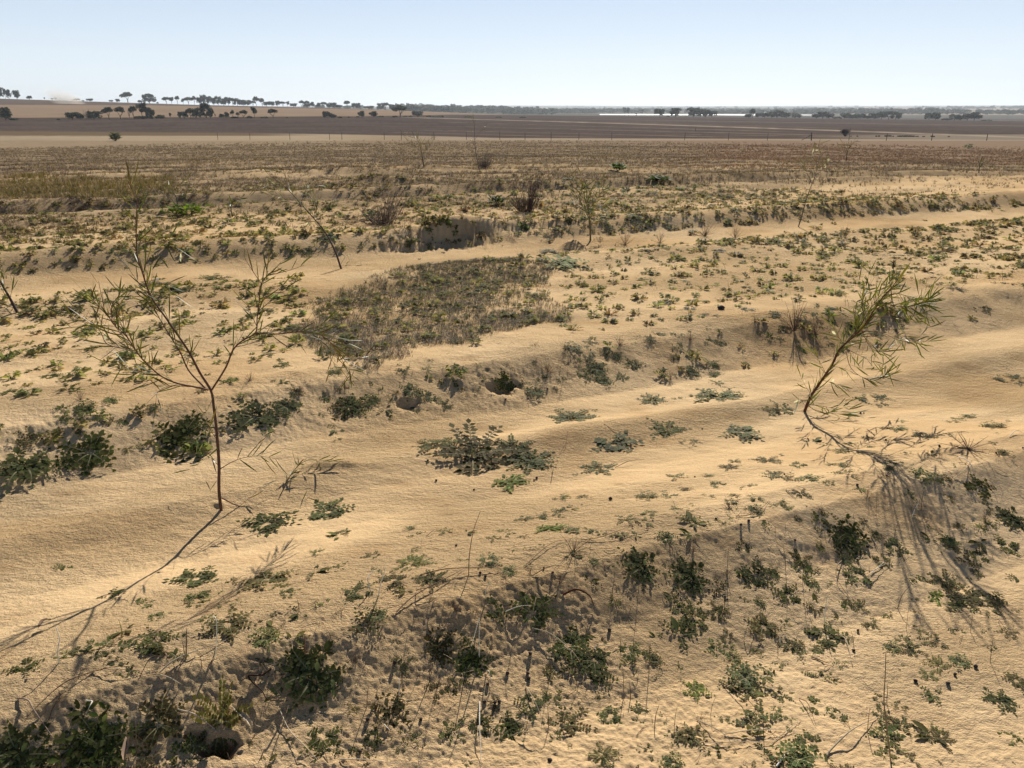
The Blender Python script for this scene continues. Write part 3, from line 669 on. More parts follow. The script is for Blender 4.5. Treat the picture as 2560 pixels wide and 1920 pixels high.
wob = .34; k = inpoly(X + wob * fbm(X * 2, Y * 2, 7, 4), Y + wob * fbm(X * 2, Y * 2, 8, 4), gp) & (rng.random(n) < np.clip(.85 + 1.1 * fbm(X * 2, Y * 2, 402, 3), .1, 1)); X, Y = X[k], Y[k]; n = len(X)
gsel = fbm(X * 1.5, Y * 1.5, 403, 2); bx, by, _ = proj(X, Y, .2)
back = sst(330, 285, by)
which = np.where(rng.random(n) < .08 + .3 * back + .12 * (gsel > .15), np.where(rng.random(n) < .5, rng.integers(8, 12, n), rng.integers(0, 4, n)), rng.integers(4, 8, n))
cover('dry_grass_patch', X, Y, which, rng.uniform(.02, .055, n), .88 + rng.normal(0, .15, (n, 3)) * .4 * .9 + rng.normal(0, .15, (n, 1)), 'matted patch of dry grass and grey litter in the middle of the sand', 'grass', 1.0)
n2_ = 230; s_ = rng.integers(0, n, n2_); X2 = X[s_] + rng.normal(0, .05, n2_); Y2 = Y[s_] + rng.normal(0, .05, n2_); sc_ = rng.uniform(.035, .085, n2_)
wp = merged('weed_mat', LR, rng.integers(0, 8, n2_), np.stack([X2, Y2, H(X2, Y2) + .008], -1), rng.uniform(0, 6.28, n2_), sc_, (1 + rng.normal(0, .25, (n2_, 1))) * np.ones((1, 3)), M_WEED, None, sc_ * 1.3)
tag(wp, 'green weeds growing through the matted dry litter patch', 'weeds', None, 'stuff')
# dry grassland beyond the furrows
N2 = 190000
d_ = np.exp(rng.uniform(math.log(9), math.log(118), N2)); a_ = rng.uniform(-.68, .68, N2); X = d_ * np.sin(a_); Y = d_ * np.cos(a_); u_, v_ = uv(X, Y)
den = sst(9.0, 14.5, v_ + 2.0 * fbm(u_ * .25, v_ * .8, 203, 3)) * np.clip(.62 + 1.5 * fbm(X * .6, Y * 1.2, 205, 4), .06, 1)
den = den * (1 - .9 * sst(60 + 25 * vn(X * .05, Y * .08, 410), 118, d_)); strip = (v_ > 12.45) & (v_ < 13.1)
den = np.where(strip, den * .25, den)
k = rng.random(N2) < den; X, Y, d_ = X[k], Y[k], d_[k]; n = len(X); bx, by, _ = proj(X, Y, .2 - (d_ > 25) * .3)
redd = .8 * sst(600, 760, bx) * sst(172, 156, by); grn = sst(-.1, .35, fbm(X * .5, Y * .8, 405, 3))
r_ = rng.random(n); which = np.where(r_ < .22 * grn + .05, rng.integers(8, 12, n), np.where(r_ < .55, rng.integers(4, 8, n), rng.integers(0, 4, n)))
tint = (1 + rng.normal(0, .2, (n, 1))) * (np.array((1.05, .93, .92)) * (1 - redd[:, None]) + np.array((1.0, .62, .52)) * redd[:, None])
tint *= (.95 + .4 * fbm(X * .25, Y * .5, 406, 3))[:, None]
cover('dry_grass', X, Y, which, rng.uniform(.05, .11, n) * (.75 + .35 * sst(12, 30, d_) + 1.2 * sst(35, 110, d_)), tint, 'straw-coloured dry grass covering the ground beyond the furrows', 'grass', 1.5, 1.0)
# loose straw and stubble bits strewn over the near and middle sand
n = 5200; qa = rng.uniform(-.66, .66, n); qd = np.sqrt(rng.uniform(1.3 ** 2, 12 ** 2, n)); X = qd * np.sin(qa); Y = qd * np.cos(qa); v_ = uv(X, Y)[1]
k = (rng.random(n) < np.where((v_ < 2.2) | ((v_ > 3.8) & (v_ < 6.9)) | (v_ > 8.6), .8, .07)) & (fbm(X * 1.5, Y * 1.5, 411, 3) > -.15); X, Y = X[k], Y[k]; n = len(X)
ST = []
for i in range(5):
    r = np.random.default_rng(500 + i); mb = MB()
    for j in range(3):
        a = r.uniform(0, 6.28); L = r.uniform(.5, 1.4); p = r.normal(0, 1.2, 3) * (1, 1, 0) + (0, 0, .05); d = np.array((math.cos(a), math.sin(a), 0)); t = np.linspace(0, 1, 4)[:, None]
        mb.tube(p + d * L * t + np.cross(d, (0, 0, 1)) * r.normal(0, .25) * t ** 2 + (0, 0, r.uniform(0, .25)) * np.sin(t * 3), [.022, .012], np.array([(.42, .34, .22), (.24, .17, .11), (.13, .09, .06)][r.integers(3)]), 3)
    ST.append(mb.arrays())
ls = merged('straw_litter', ST, rng.integers(0, 5, n), np.stack([X, Y, H(X, Y) + .001], -1), rng.uniform(0, 6.28, n), rng.uniform(.02, .05, n), (1 + rng.normal(0, .2, (n, 1))) * np.ones((1, 3)), M_DRY, slope(X, Y))
tag(ls, 'fine bits of dry straw strewn over the sand', 'straw', None, 'stuff')
# taller greenish grass at the left
n = 26000; gx = rng.uniform(-16, -5, n); gy = rng.uniform(12, 24, n); px, pyy, _ = proj(gx, gy, H(gx, gy, False))
edge = (px > -70) & (px < 175) & (pyy < 203 - 10 * sst(60, 160, px) + 3 * vn(px * .08, px * 0, 9)) & (pyy > 178 + 4 * vn(px * .05, 0 * px, 10)) ; gx, gy = gx[edge], gy[edge]; n = len(gx)
n_ = rng.random(n) < .8; gx, gy = gx[n_] + rng.normal(0, .1, n_.sum()), gy[n_] + rng.normal(0, .12, n_.sum()); n = len(gx)
cover('tall_grass', gx, gy, np.where(rng.random(n) < .6, rng.integers(8, 12, n), rng.integers(0, 4, n)), rng.uniform(.08, .17, n), (1 + rng.normal(0, .15, (n, 1))) * np.array((1.0, .90, .74)), 'thick olive and straw coloured grass at the left edge', 'grass', .75)
# ------------------------------------------------------------------ saplings
def onplane(px, py, Y):
    xr, yf, zz = ray(px, py); t = Y / yf; return np.stack([xr * t, Y + 0 * xr, CAMH + zz * t], -1)
LEAFC = [(.085, .095, .02), (.07, .085, .022), (.11, .10, .022), (.055, .07, .02), (.12, .08, .022)]
def leaves_on(mb, P, r, n, L, W, s0=0.0, cols=LEAFC, spread=(.35, 1.1), up=.25, tipc=None):
    """narrow curved leaves set along a branch"""
    seg = np.linalg.norm(np.diff(P, axis=0), axis=1); S = np.concatenate([[0], np.cumsum(seg)]); S /= S[-1]
    for i in range(n):
        s = s0 + (1 - s0) * (i + r.uniform(0, 1)) / n; s = min(s, .999)
        p = np.array([np.interp(s, S, P[:, k]) for k in range(3)]); q = np.array([np.interp(min(s + .04, 1), S, P[:, k]) for k in range(3)]); q0 = np.array([np.interp(max(s - .04, 0), S, P[:, k]) for k in range(3)])
        t = q - q0; t /= np.linalg.norm(t) + 1e-9; a = r.normal(0, 1, 3); a[1] *= .8; a -= a.dot(t) * t; a /= np.linalg.norm(a) + 1e-9
        sp = r.uniform(*spread); d = t * math.cos(sp) + a * math.sin(sp); l = L * r.uniform(.55, 1.2)
        bend = (t - d * t.dot(d)) * r.uniform(-.1, .5) + np.array((0, 0, r.uniform(-.25, up)))
        tt = np.linspace(0, 1, 6)[:, None]; Q = p + d * l * tt + bend * l * .5 * tt ** 2
        sd = np.cross(d, r.normal(0, 1, 3)); c = np.array(cols[r.integers(len(cols))]) * r.uniform(.75, 1.25)
        mb.strip(Q, np.array([.25, .7, 1, 1, .75, .08]) * W * r.uniform(.8, 1.2), sd, c)
def sapling(name, base, trunk, branches, r0, bark, seed, leafL, leafW, label, group, white=0, cols=LEAFC, depthj=.25, trunk_leaves=0, trunk_s0=.3, spr=(.3, 1.05)):
    r = np.random.default_rng(seed); bx_, by_, bz_ = [float(a[0]) for a in at(*base)]
    root = empty('sapling', (bx_, by_, bz_)); o3 = np.array((bx_, by_, bz_))
    def line(pts, off0, off1, rel0=None):
        pts = np.array(pts, float); k = len(pts); offs = off0 + (off1 - off0) * np.linspace(0, 1, k) + np.concatenate([[0], r.normal(0, .012, k - 1)])
        P = np.stack([onplane(a, b, by_ + o) for (a, b), o in zip(pts, offs)]); return P
    T = line([base] + trunk[0], 0, trunk[1]); T[0] = o3 - (0, 0, .03)
    Ts = smoothline(T, 5); mb = MB(); mb.tube(Ts - o3, [r0, r0 * .85, r0 * .62, r0 * .48, r0 * .34, r0 * .18], np.tile(bark, 1), 8)
    link('trunk', mb.mesh('trunk', M_BARK, True), root)
    lf = MB(); wl_ = MB(); segl = np.linalg.norm(Ts[-1] - Ts[0])
    subs = {}
    if trunk_leaves: leaves_on(lf, Ts - o3, r, trunk_leaves, leafL, leafW, trunk_s0, cols, spr)
    for (pts, on, rad, nl, s0) in branches:
        # start on the trunk where the first point is
        j = int(np.argmin([np.hypot(*(np.array(proj(*q)[:2]) - pts[0])) for q in Ts])); off0 = Ts[j][1] - by_ if not subs.get(tuple(pts[0])) else subs[tuple(pts[0])]
        P = smoothline(line(pts, off0, off0 + (on[1] - on[0])), 4)
        for q_, y_ in zip(pts, np.linspace(off0, off0 + on[1] - on[0], len(pts))): subs[tuple(q_)] = y_; mb = MB(); mb.tube(P - o3, [rad, rad * .7, rad * .45, rad * .25], np.array(bark) * r.uniform(.8, 1.3), 5)
        link('branch', mb.mesh('branch', M_BARK, True), root)
        if nl: leaves_on(lf, P - o3, r, nl, leafL, leafW, s0, cols, spr)
        if white and r.random() < .8: leaves_on(wl_, P - o3, r, max(1, white // 3), leafL * .4, leafW * 1.5, .3, [(.72, .70, .66)])  # small dead leaves coloured near white, painting the sun's glints on the foliage
        # side twigs
        for _ in range(int(nl // 5)):
            s = r.uniform(.2, .9); i = int(s * (len(P) - 2)); t = P[i + 1] - P[i]; t /= np.linalg.norm(t) + 1e-9; a = r.normal(0, 1, 3); a[1] *= .8; a /= np.linalg.norm(a)
            d = t + a * .8; d /= np.linalg.norm(d); l = leafL * r.uniform(.9, 1.7); Q = P[i] + d * l * np.linspace(0, 1, 5)[:, None] + np.array((0, 0, .1)) * l * (np.linspace(0, 1, 5)[:, None] ** 2)
            mb2 = MB(); mb2.tube(Q - o3, [rad * .35, rad * .15], bark, 4); V, F, Cx = mb2.arrays(); lf.add(V, F[0], F[1], Cx)
            leaves_on(lf, Q - o3, r, 3, leafL * .8, leafW, .2, cols, spr)
    link('leaves', lf.mesh('leaves', M_LEAF), root)
    if wl_.n: tag(link('withered_glint_leaves', wl_.mesh('withered_glint_leaves', M_LEAF), root), 'pale shrivelled leaves with sun glint painted into their white')
    tag(root, label, 'sapling', group)
    return root
BRK = (.10, .052, .032)
G_SAP = 'young saplings planted along the furrows'
sapling('sapling', (221, 510), ([(219, 490), (219, 464), (216.5, 430), (214, 409), (211, 391), (200, 373), (189, 352), (177, 334), (166, 318), (153, 300), (147, 287), (143, 274), (137.5, 257), (136.4, 238), (136, 220), (137, 203), (133, 192), (128, 181)], .18), [
 ([(211, 391), (226, 367), (233, 350), (242.5, 340.6), (255.5, 333), (257, 319.5), (259, 303), (260, 287), (267, 275.5), (273.4, 270.7), (281, 262)], (.0, -.22), .0042, 40, .25),
 ([(255.5, 333), (276.7, 334), (301, 331.7), (319, 334), (333.6, 345.5), (343, 362), (350, 371.6), (351.5, 384)], (-.1, .3), .003, 52, .1),
 ([(319, 334), (333, 338), (350, 344), (360, 352)], (.1, .35), .0022, 12, .0),
 ([(208, 390), (195, 387), (176, 383), (159.5, 375), (146.5, 363), (138, 353.7), (127, 337), (117, 327.6), (112, 321), (97.6, 305), (88, 295)], (.02, -.3), .0044, 60, .15),
 ([(138, 353.7), (123.7, 348.8), (107, 344), (101, 332.5), (92, 322), (82, 318)], (-.15, -.05), .0028, 20, .1),
 ([(112, 321), (112, 306), (119, 295), (121, 290)], (-.2, -.3), .002, 10, .1),
 ([(205, 388), (189, 371), (180, 352), (167, 331), (156, 312), (149, 296), (147, 285)], (.02, .12), .004, 12, .4),
 ([(159.5, 375), (140, 372), (127, 368), (112, 366)], (-.1, .1), .002, 10, .2),
 ([(195, 387), (170, 386), (158, 392), (156, 400)], (0, -.2), .002, 7, .3),
 ([(143, 274), (150, 250), (151, 238), (162, 240), (176, 247), (187, 262)], (.1, -.1), .0016, 14, .1),
 ([(147, 287), (152, 280), (160, 285), (172, 291)], (.1, .25), .0015, 6, .1),
 ([(220, 469), (231, 462.5), (244, 457.6), (260, 456), (277, 459)], (.06, .2), .0022, 12, .2),
 ([(219, 466), (211, 458), (206, 456)], (.06, -.1), .0015, 5, .2),
 ([(217, 440), (208, 425), (205, 405)], (.06, -.1), .0015, 6, .2),
 ([(222, 498), (236, 505), (250.6, 508), (267, 508), (290, 510), (309, 513)], (0, .16), .003, 30, .25),
 ([(222, 497), (214, 492), (209, 491)], (0, -.1), .001, 2, .5),
], .0070, (.13, .07, .045), 5, .105, .0025, 'tall forked sapling with narrow leaves standing in the near furrow, left of centre', G_SAP, white=3, trunk_leaves=60, trunk_s0=.45)
sapling('sapling', (804, 410), ([(810.5, 397), (820, 383), (833, 363), (839, 350), (854, 336), (866, 323), (874, 310), (882, 298), (892, 287), (898, 279)], -.36), [
 ([(838, 352), (850, 338), (860, 326), (868, 313), (876, 301), (884, 292)], (.1, .1), .004, 55, .1),
 ([(859, 331), (880.5, 332.5), (900, 340.6), (918, 342), (931, 340.6)], (.2, .45), .002, 20, .45),
 ([(870, 316), (892, 318), (908, 316), (924, 313), (932.5, 308)], (.2, .45), .0022, 34, .3),
 ([(882, 303), (900, 306.5), (918, 305), (931, 298)], (.25, .1), .002, 34, .2),
 ([(885, 295), (900, 294), (914, 300), (928, 305)], (.25, .3), .002, 22, .2),
 ([(843, 347), (856, 353.7), (869, 360), (887, 367.5)], (.1, .3), .002, 16, .3),
 ([(846, 352), (851, 368), (864, 378), (880.5, 379.7), (888, 371.6)], (.1, .0), .002, 18, .5),
 ([(862, 330), (868, 344), (878, 352), (890, 350)], (.2, .35), .002, 20, .4),
 ([(855, 334), (856, 318), (855, 305)], (.2, .05), .0018, 14, .2),
 ([(866, 322), (862, 308), (864, 296), (866, 288)], (.2, .0), .002, 24, .2),
 ([(812, 396), (805, 385), (800, 375)], (0, -.1), .0012, 5, .3),
 ([(830, 366), (842, 368), (852, 372)], (0, .1), .0014, 7, .2),
 ([(822, 380), (832, 383), (842, 385)], (0, -.1), .0012, 6, .2),
 ([(845, 345), (836, 334), (834, 322)], (0, -.1), .0014, 9, .2),
 ([(826, 374), (820, 362), (814, 350)], (.05, -.1), .0014, 9, .2),
 ([(806, 404), (818.6, 412), (835, 413.7), (851, 413.7)], (0, -.10), .0022, 13, .15),
 ([(806, 404), (822, 406), (838, 409), (845, 408)], (0, .1), .0018, 10, .15),
 ([(806, 402), (797, 399)], (0, -.08), .001, 4, .3),
], .0085, (.12, .055, .03), 9, .11, .0032, 'leaning bushy sapling with drooping narrow leaves in the near furrow, right side', G_SAP, white=4, trunk_leaves=100, trunk_s0=.04, spr=(.2, 1.0), cols=[(.11, .12, .025), (.09, .105, .025), (.14, .12, .025), (.07, .085, .022)])
THIN = [(.16, .135, .06), (.12, .11, .045), (.09, .095, .035)]
sapling('sapling', (342, 269), ([(335, 251), (325.5, 233), (314, 218.6), (301, 204), (286, 187.7), (268.5, 174.6)], .5), [
 ([(333, 247), (322, 250), (314, 243)], (.1, .0), .003, 7, .2), ([(341, 264), (347, 255), (350, 263)], (0, .3), .002, 3, .2), ([(325, 232), (318, 222), (306, 222), (300, 216)], (.1, .2), .003, 16, .1),
 ([(314, 218), (316, 205), (310, 197)], (.2, .2), .003, 14, .1), ([(301, 204), (290, 202), (280, 196), (268, 195)], (.3, .1), .003, 18, .1), ([(301, 204), (305, 192), (312, 184)], (.3, .6), .003, 16, .1),
 ([(286, 188), (276, 184), (262, 184)], (.4, .2), .002, 12, .1), ([(286, 188), (286, 178), (278, 168)], (.4, .6), .002, 12, .1)],
 .011, (.09, .06, .045), 12, .13, .003, 'thin leaning sapling with sparse pale leaves behind the litter patch', G_SAP, white=6, cols=THIN, trunk_leaves=26)
sapling('sapling', (590.6, 240.6), ([(590, 225), (588.5, 212), (587, 203), (590, 190)], .2), [
 ([(589, 214), (580, 203), (574, 191), (570, 186)], (.1, .3), .004, 26, .1), ([(589, 210), (596.7, 199), (603, 190)], (.1, -.1), .004, 26, .1), ([(588, 206), (582, 196), (584, 186)], (.1, .1), .003, 20, .1), ([(589, 212), (602, 206), (606, 203)], (.1, .3), .003, 16, .1), ([(590, 225), (596, 219)], (.1, .1), .002, 6, .1)],
 .012, (.16, .12, .06), 15, .15, .0045, 'small upright sapling with leafy crown just behind the litter patch', G_SAP, trunk_leaves=22, trunk_s0=.4)
sapling('sapling', (798, 226.7), ([(802, 215), (807, 197), (812, 184), (816, 173), (819, 160), (821, 150)], .2), [
 ([(812, 184), (806, 170), (803, 158)], (.1, .3), .004, 8, .3), ([(815, 176), (824, 168), (828, 158)], (.1, .0), .004, 8, .3), ([(818, 165), (812, 155), (817, 148)], (.1, .1), .003, 6, .3)],
 .008, (.14, .11, .08), 18, .14, .0035, 'spindly sapling with glinting white tips right of centre, in front of red grass', G_SAP, white=12, cols=THIN, trunk_leaves=8, trunk_s0=.6)
sapling('sapling', (480, 172), ([(476, 153), (474.6, 137), (473.8, 119), (473, 117)], .1), [([(474.6, 140), (480, 132), (484, 127)], (.1, .1), .004, 3, .5), ([(475, 145), (470, 136)], (.1, .1), .003, 3, .4)],
 .009, (.16, .13, .10), 21, .2, .004, 'single thin bare sapling stem reaching above the brown paddock edge', G_SAP, white=3, cols=THIN, trunk_leaves=10)
sapling('sapling', (424, 166), ([(421, 150), (417.6, 137)], .1), [([(422, 156), (429, 145), (435, 140)], (.1, .4), .005, 16, .1), ([(421, 152), (413, 144), (407, 140)], (.1, -.3), .005, 14, .1), ([(419, 143), (414, 136)], (.1, .1), .004, 8, .1)],
 .016, (.14, .11, .07), 24, .25, .005, 'faint spreading sapling left of the thin bare stem', G_SAP, white=4, cols=THIN, trunk_leaves=14, trunk_s0=.3)
sapling('sapling', (18.7, 313), ([(9.8, 298), (1.6, 284), (-6, 270), (-10, 250)], .1), [([(10, 298), (12, 290), (13, 284)], (.05, .1), .002, 4, .3), ([(16, 309), (8, 306), (-2, 303)], (.05, .2), .003, 14, .1), ([(4, 288), (4, 276), (5, 272)], (.1, 0), .002, 5, .3), ([(1, 284), (-8, 290), (-15, 285)], (.1, 0), .003, 14, .3)],
 .012, (.08, .05, .04), 27, .12, .005, 'dark stemmed sapling leaning out of the left edge of the photo', G_SAP, trunk_leaves=16)
sapling('sapling', (846, 162), ([(848, 150), (853, 143), (858, 140)], .1), [([(848, 152), (844, 144)], (.1, .1), .005, 10, .1), ([(849, 148), (856, 150)], (.1, .1), .005, 8, .1)],
 .016, (.11, .10, .05), 30, .25, .006, 'small green sapling below the dark paddock shrub, right side', G_SAP, white=3, cols=LEAFC, trunk_leaves=16, trunk_s0=.2)
sapling('sapling', (979, 172), ([(979.5, 166), (980, 161)], .1), [([(979, 168), (983, 163)], (.1, .1), .005, 4, .1)],
 .014, (.14, .12, .07), 33, .2, .011, 'short pale-tipped sapling near the right edge in dry grass', G_SAP, white=12, cols=THIN, trunk_leaves=6, trunk_s0=.3)
sapling('sapling', (176, 214), ([(177, 200), (172, 190), (168, 184)], .2), [([(177, 202), (184, 194), (190, 190)], (.1, .3), .004, 12, .2), ([(176, 205), (168, 196), (160, 197)], (.1, 0), .004, 10, .2), ([(173, 191), (182, 183), (190, 178)], (.1, .2), .003, 8, .3)],
 .011, (.13, .11, .07), 36, .15, .0035, 'wispy sapling beside the bright green clump, left side', G_SAP, white=2, cols=THIN, trunk_leaves=12, trunk_s0=.3)
sapling('sapling', (232.7, 217), ([(231, 208), (233, 202), (240, 199)], .1), [([(231, 208), (228, 203)], (0, .1), .003, 4, .3)],
 .008, (.07, .05, .04), 39, .13, .010, 'tiny dark sapling right of the bright green clump, left side', G_SAP, trunk_leaves=7, trunk_s0=.2)
sapling('sapling', (893, 300), ([(891, 288), (893, 275), (894, 263)], .1), [([(890, 285), (884, 276)], (.05, 0), .002, 0, .3)],
 .005, (.06, .04, .03), 41, .03, .004, 'dry dark stem with seed head standing above the leaning bushy sapling', G_SAP, trunk_leaves=22, trunk_s0=.85, cols=[(.06, .045, .03)])

# the feathery twig lying in the furrow
def twig_thing(name, label, cat, pts, rad, col, lifts, group=None, mat=None, leaves=0, Llen=.07, stick=None, parts=None, tip=None, wid=1.0):
    P = []
    for (a, b), l in zip(pts, lifts):
        x, y, z = [float(q[0]) for q in at(a, b)]
        P.append((x, y, z + l))
    P = np.array(P); o3 = P[0].copy(); Ps = smoothline(P, 5)
    # keep it from sinking into humps it crosses
    zz = H(Ps[:, 0], Ps[:, 1]); Ps[:, 2] = np.maximum(Ps[:, 2], zz + rad * .6)
    mb = MB(); mb.tube(Ps - o3, [rad, rad * .9, rad * .6, rad * .3], col, 5)
    o = link(name, mb.mesh(name, mat or M_DRY, True), None, o3)
    tag(o, label, cat, group)
    if leaves:
        lf = MB(); r = np.random.default_rng(int(pts[0][0])); leaves_on(lf, Ps - o3, r, leaves, Llen, .003, .2); link('leaves', lf.mesh('leaves', M_LEAF), o)
    return o
def stand(name, label, cat, base, tops, rad, col, group=None, mat=None):
    """upright dry stalk: base on the land, the rest in the upright plane of its foot"""
    x, y, z = [float(q[0]) for q in at(*base)]; P = [np.array((x, y, z - .01))] + [onplane(a, b, y + .02 * i) for i, (a, b) in enumerate(tops)]
    P = np.array(P); o3 = np.array((x, y, z)); Ps = smoothline(P, 4); mb = MB(); mb.tube(Ps - o3, [rad, rad * .8, rad * .4], col, 5)
    return tag(link(name, mb.mesh(name, mat or M_DRY, True), None, o3), label, cat, group)
def C5(pts): return [(340 + a * .16275, 560 + b * .16275) for a, b in pts]
def C4(pts): return [(a * .16275, 560 + b * .16275) for a, b in pts]
def C6(pts): return [(664 + a * .16275, 560 + b * .16275) for a, b in pts]
def C3(pts): return [(664 + a * .16275, 360 + b * .16275) for a, b in pts]
def C2(pts): return [(340 + a * .16275, 360 + b * .16275) for a, b in pts]
PALE = (.55, .46, .33); WHT = (.78, .74, .66); BRN = (.20, .13, .08); DRK = (.07, .042, .028)
twig_thing('fallen_twig', 'feathery fallen twig with narrow green leaves lying right of the forked sapling', 'twig', [(280, 497), (293, 477), (309, 467), (330, 466)], .002, DRK, [.005, .02, .04, .02], leaves=26, Llen=.07)
G_ST = 'dry straws and twigs lying on the sand'
LY = [
 (C5([(1180, 420), (1290, 480), (1420, 590), (1500, 670)]), .0022, PALE, 'pale bent straw crossing the middle weed clumps, bottom centre'),
 (C5([(1140, 780), (1185, 870), (1235, 965)]), .0018, PALE, None), (C5([(585, 235), (590, 255), (740, 270), (830, 295)]), .0018, PALE, 'pale kinked straw under the near crest, left of the dark tufted weed'),
 (C5([(1000, 325), (1100, 310), (1200, 280)]), .0018, WHT, None), (C5([(858, 870), (858, 1050), (868, 1270)]), .0024, WHT, 'long pale straw lying straight at bottom centre'),
 (C5([(0, 1230), (200, 1255), (440, 1275)]), .0018, PALE, None), (C5([(900, 690), (915, 730), (935, 770)]), .002, WHT, None), (C5([(270, 1020), (310, 1060)]), .0018, WHT, None),
 (C5([(1050, 1085), (1150, 1095), (1330, 1170)]), .0018, PALE, None), (C5([(1560, 540), (1640, 538), (1720, 540)]), .0018, PALE, None), (C5([(1565, 540), (1580, 600)]), .0015, WHT, None),
 (C5([(345, 325), (440, 250), (560, 180), (700, 100), (800, 30)]), .0024, BRN, 'long brown stem lying along the near crest, left of the spiky crest weed'),
 (C5([(490, 100), (660, 85), (900, 65), (1130, 62)]), .0018, BRN, None), (C5([(470, 195), (500, 215), (600, 190), (760, 100)]), .0016, BRN, None),
 (C5([(1370, 220), (1450, 215), (1530, 250), (1560, 290)]), .0045, (.12, .05, .03), 'thick reddish brown curved twig below the spiky crest weed'),
 (C5([(1180, 95), (1300, 75), (1420, 50)]), .0018, BRN, None), (C5([(1460, 300), (1500, 400), (1530, 450)]), .0014, PALE, None),
 (C4([(1665, 675), (1610, 715), (1540, 725), (1535, 745), (1610, 820), (1650, 880), (1760, 875)]), .0036, DRK, 'hooked dark twig lying on the near bank, right of the burrow'),
 (C4([(1720, 930), (1780, 1060), (1870, 1160), (1980, 1270)]), .0018, PALE, None), (C4([(1090, 925), (1200, 970), (1300, 1030), (1345, 1075)]), .0026, PALE, 'pale jointed straw crossing the burrow opening'),
 (C4([(980, 700), (1080, 640), (1230, 565), (1390, 500)]), .0028, PALE, 'thick pale straw lying on the near crest, below the forked sapling'),
 (C4([(860, 720), (940, 630), (1040, 618)]), .0014, BRN, None), (C4([(570, 690), (740, 685), (980, 670)]), .0014, BRN, None), (C4([(580, 685), (400, 790), (210, 940), (150, 1010)]), .002, BRN, 'long dark stem running down the bank at bottom left'),
 (C4([(110, 855), (180, 890), (220, 960), (340, 1115)]), .003, (.45, .33, .24), 'bent pinkish stem on the bank at the left edge'), (C4([(300, 990), (350, 920), (460, 800)]), .0016, BRN, None),
 (C4([(530, 870), (570, 890), (560, 940), (530, 960)]), .0022, WHT, 'small pale hooked root above the leafy clump at bottom left'), (C4([(980, 710), (1050, 755), (1120, 775)]), .0022, PALE, None), (C4([(1070, 660), (1110, 730)]), .0014, BRN, None),
 (C6([(1070, 465), (1120, 510), (1160, 660)]), .0022, PALE, None), (C6([(490, 490), (510, 450), (560, 420)]), .0016, PALE, None), (C6([(1090, 10), (1060, 60), (1060, 130), (1140, 240)]), .0022, (.38, .28, .18), 'wavy brown straw lying above the white upright straw'),
 (C6([(860, 290), (920, 390)]), .0016, PALE, None), (C6([(350, 760), (430, 820), (540, 930), (690, 1110)]), .0016, BRN, None), (C6([(200, 985), (350, 1090), (440, 1160)]), .0018, PALE, None),
 (C6([(370, 1078), (560, 1068), (800, 1050)]), .0018, PALE, None), (C6([(250, 1130), (500, 1130), (750, 1125)]), .0014, PALE, None), (C6([(660, 1130), (840, 980)]), .0014, PALE, None),
 (C6([(990, 1220), (1030, 1170), (1150, 1080), (1310, 970)]), .0032, PALE, 'thick curved pale straw at the bottom, right of the weed cluster'), (C6([(690, 1270), (760, 1190), (840, 1120)]), .0026, WHT, None),
 (C6([(830, 850), (880, 910), (935, 1030)]), .0016, BRN, None), (C6([(1310, 975), (1380, 1060), (1450, 1140)]), .0018, BRN, None), (C6([(905, 598), (1010, 645)]), .0022, BRN, None), (C6([(1270, 90), (1350, 20)]), .0022, WHT, None),
 (C3([(1810, 600), (1870, 650), (1910, 720)]), .0026, WHT, 'white broken straw on the crest near the right edge'), (C3([(1270, 1080), (1330, 1190)]), .0022, PALE, None), (C3([(1200, 1250), (1260, 1320), (1380, 1250)]), .0018, PALE, None),
 (C3([(750, 800), (810, 855)]), .0024, PALE, None), (C3([(1780, 730), (1850, 680), (1890, 610)]), .0018, PALE, None), (C3([(2120, 475), (2160, 452), (2215, 462)]), .0022, WHT, None), (C3([(1100, 370), (1180, 355)]), .001, BRN, None),
 (C3([(440, 965), (520, 960), (600, 920), (650, 860)]), .002, (.30, .2, .12), 'arched brown stem on the crest, left of the dark bank clumps'),
 (C2([(1690, 665), (1780, 640), (1870, 615)]), .0018, BRN, None), (C2([(1620, 395), (1700, 440), (1880, 470)]), .0014, BRN, None), (C2([(1350, 580), (1390, 520), (1400, 430)]), .0014, BRN, None), (C2([(1295, 760), (1310, 690), (1300, 650)]), .0018, DRK, None),
 (C2([(1370, 115), (1360, 200), (1330, 280)]), .0014, BRN, None), (C2([(530, 1090), (580, 1060), (600, 1040)]), .0016, BRN, None), (C2([(1130, 1270), (1280, 1150), (1370, 1110)]), .0014, BRN, None), (C2([(1480, 1110), (1620, 1100), (1830, 1040), (1940, 1010)]), .0014, BRN, None),
]
for i in sorted(range(len(LY)), key=lambda i: lmdist(*LY[i][0][len(LY[i][0]) // 2])):
    pts, rad, c, lab = LY[i]; m_ = pts[len(pts) // 2]; cn = 'pale' if c in (PALE, WHT) else 'dark'
    if not lab: lab = f"{cn} thin dry straw lying " + whereis(m_[0], m_[1], cn + 'straw')
    k = len(pts); twig_thing('dry_straw' if 'twig' not in lab else 'dry_twig', lab, 'straw' if 'twig' not in lab else 'twig', pts, rad * .9, c, [.003] + [rng.uniform(.006, .025) for _ in range(k - 2)] + [.004], G_ST)
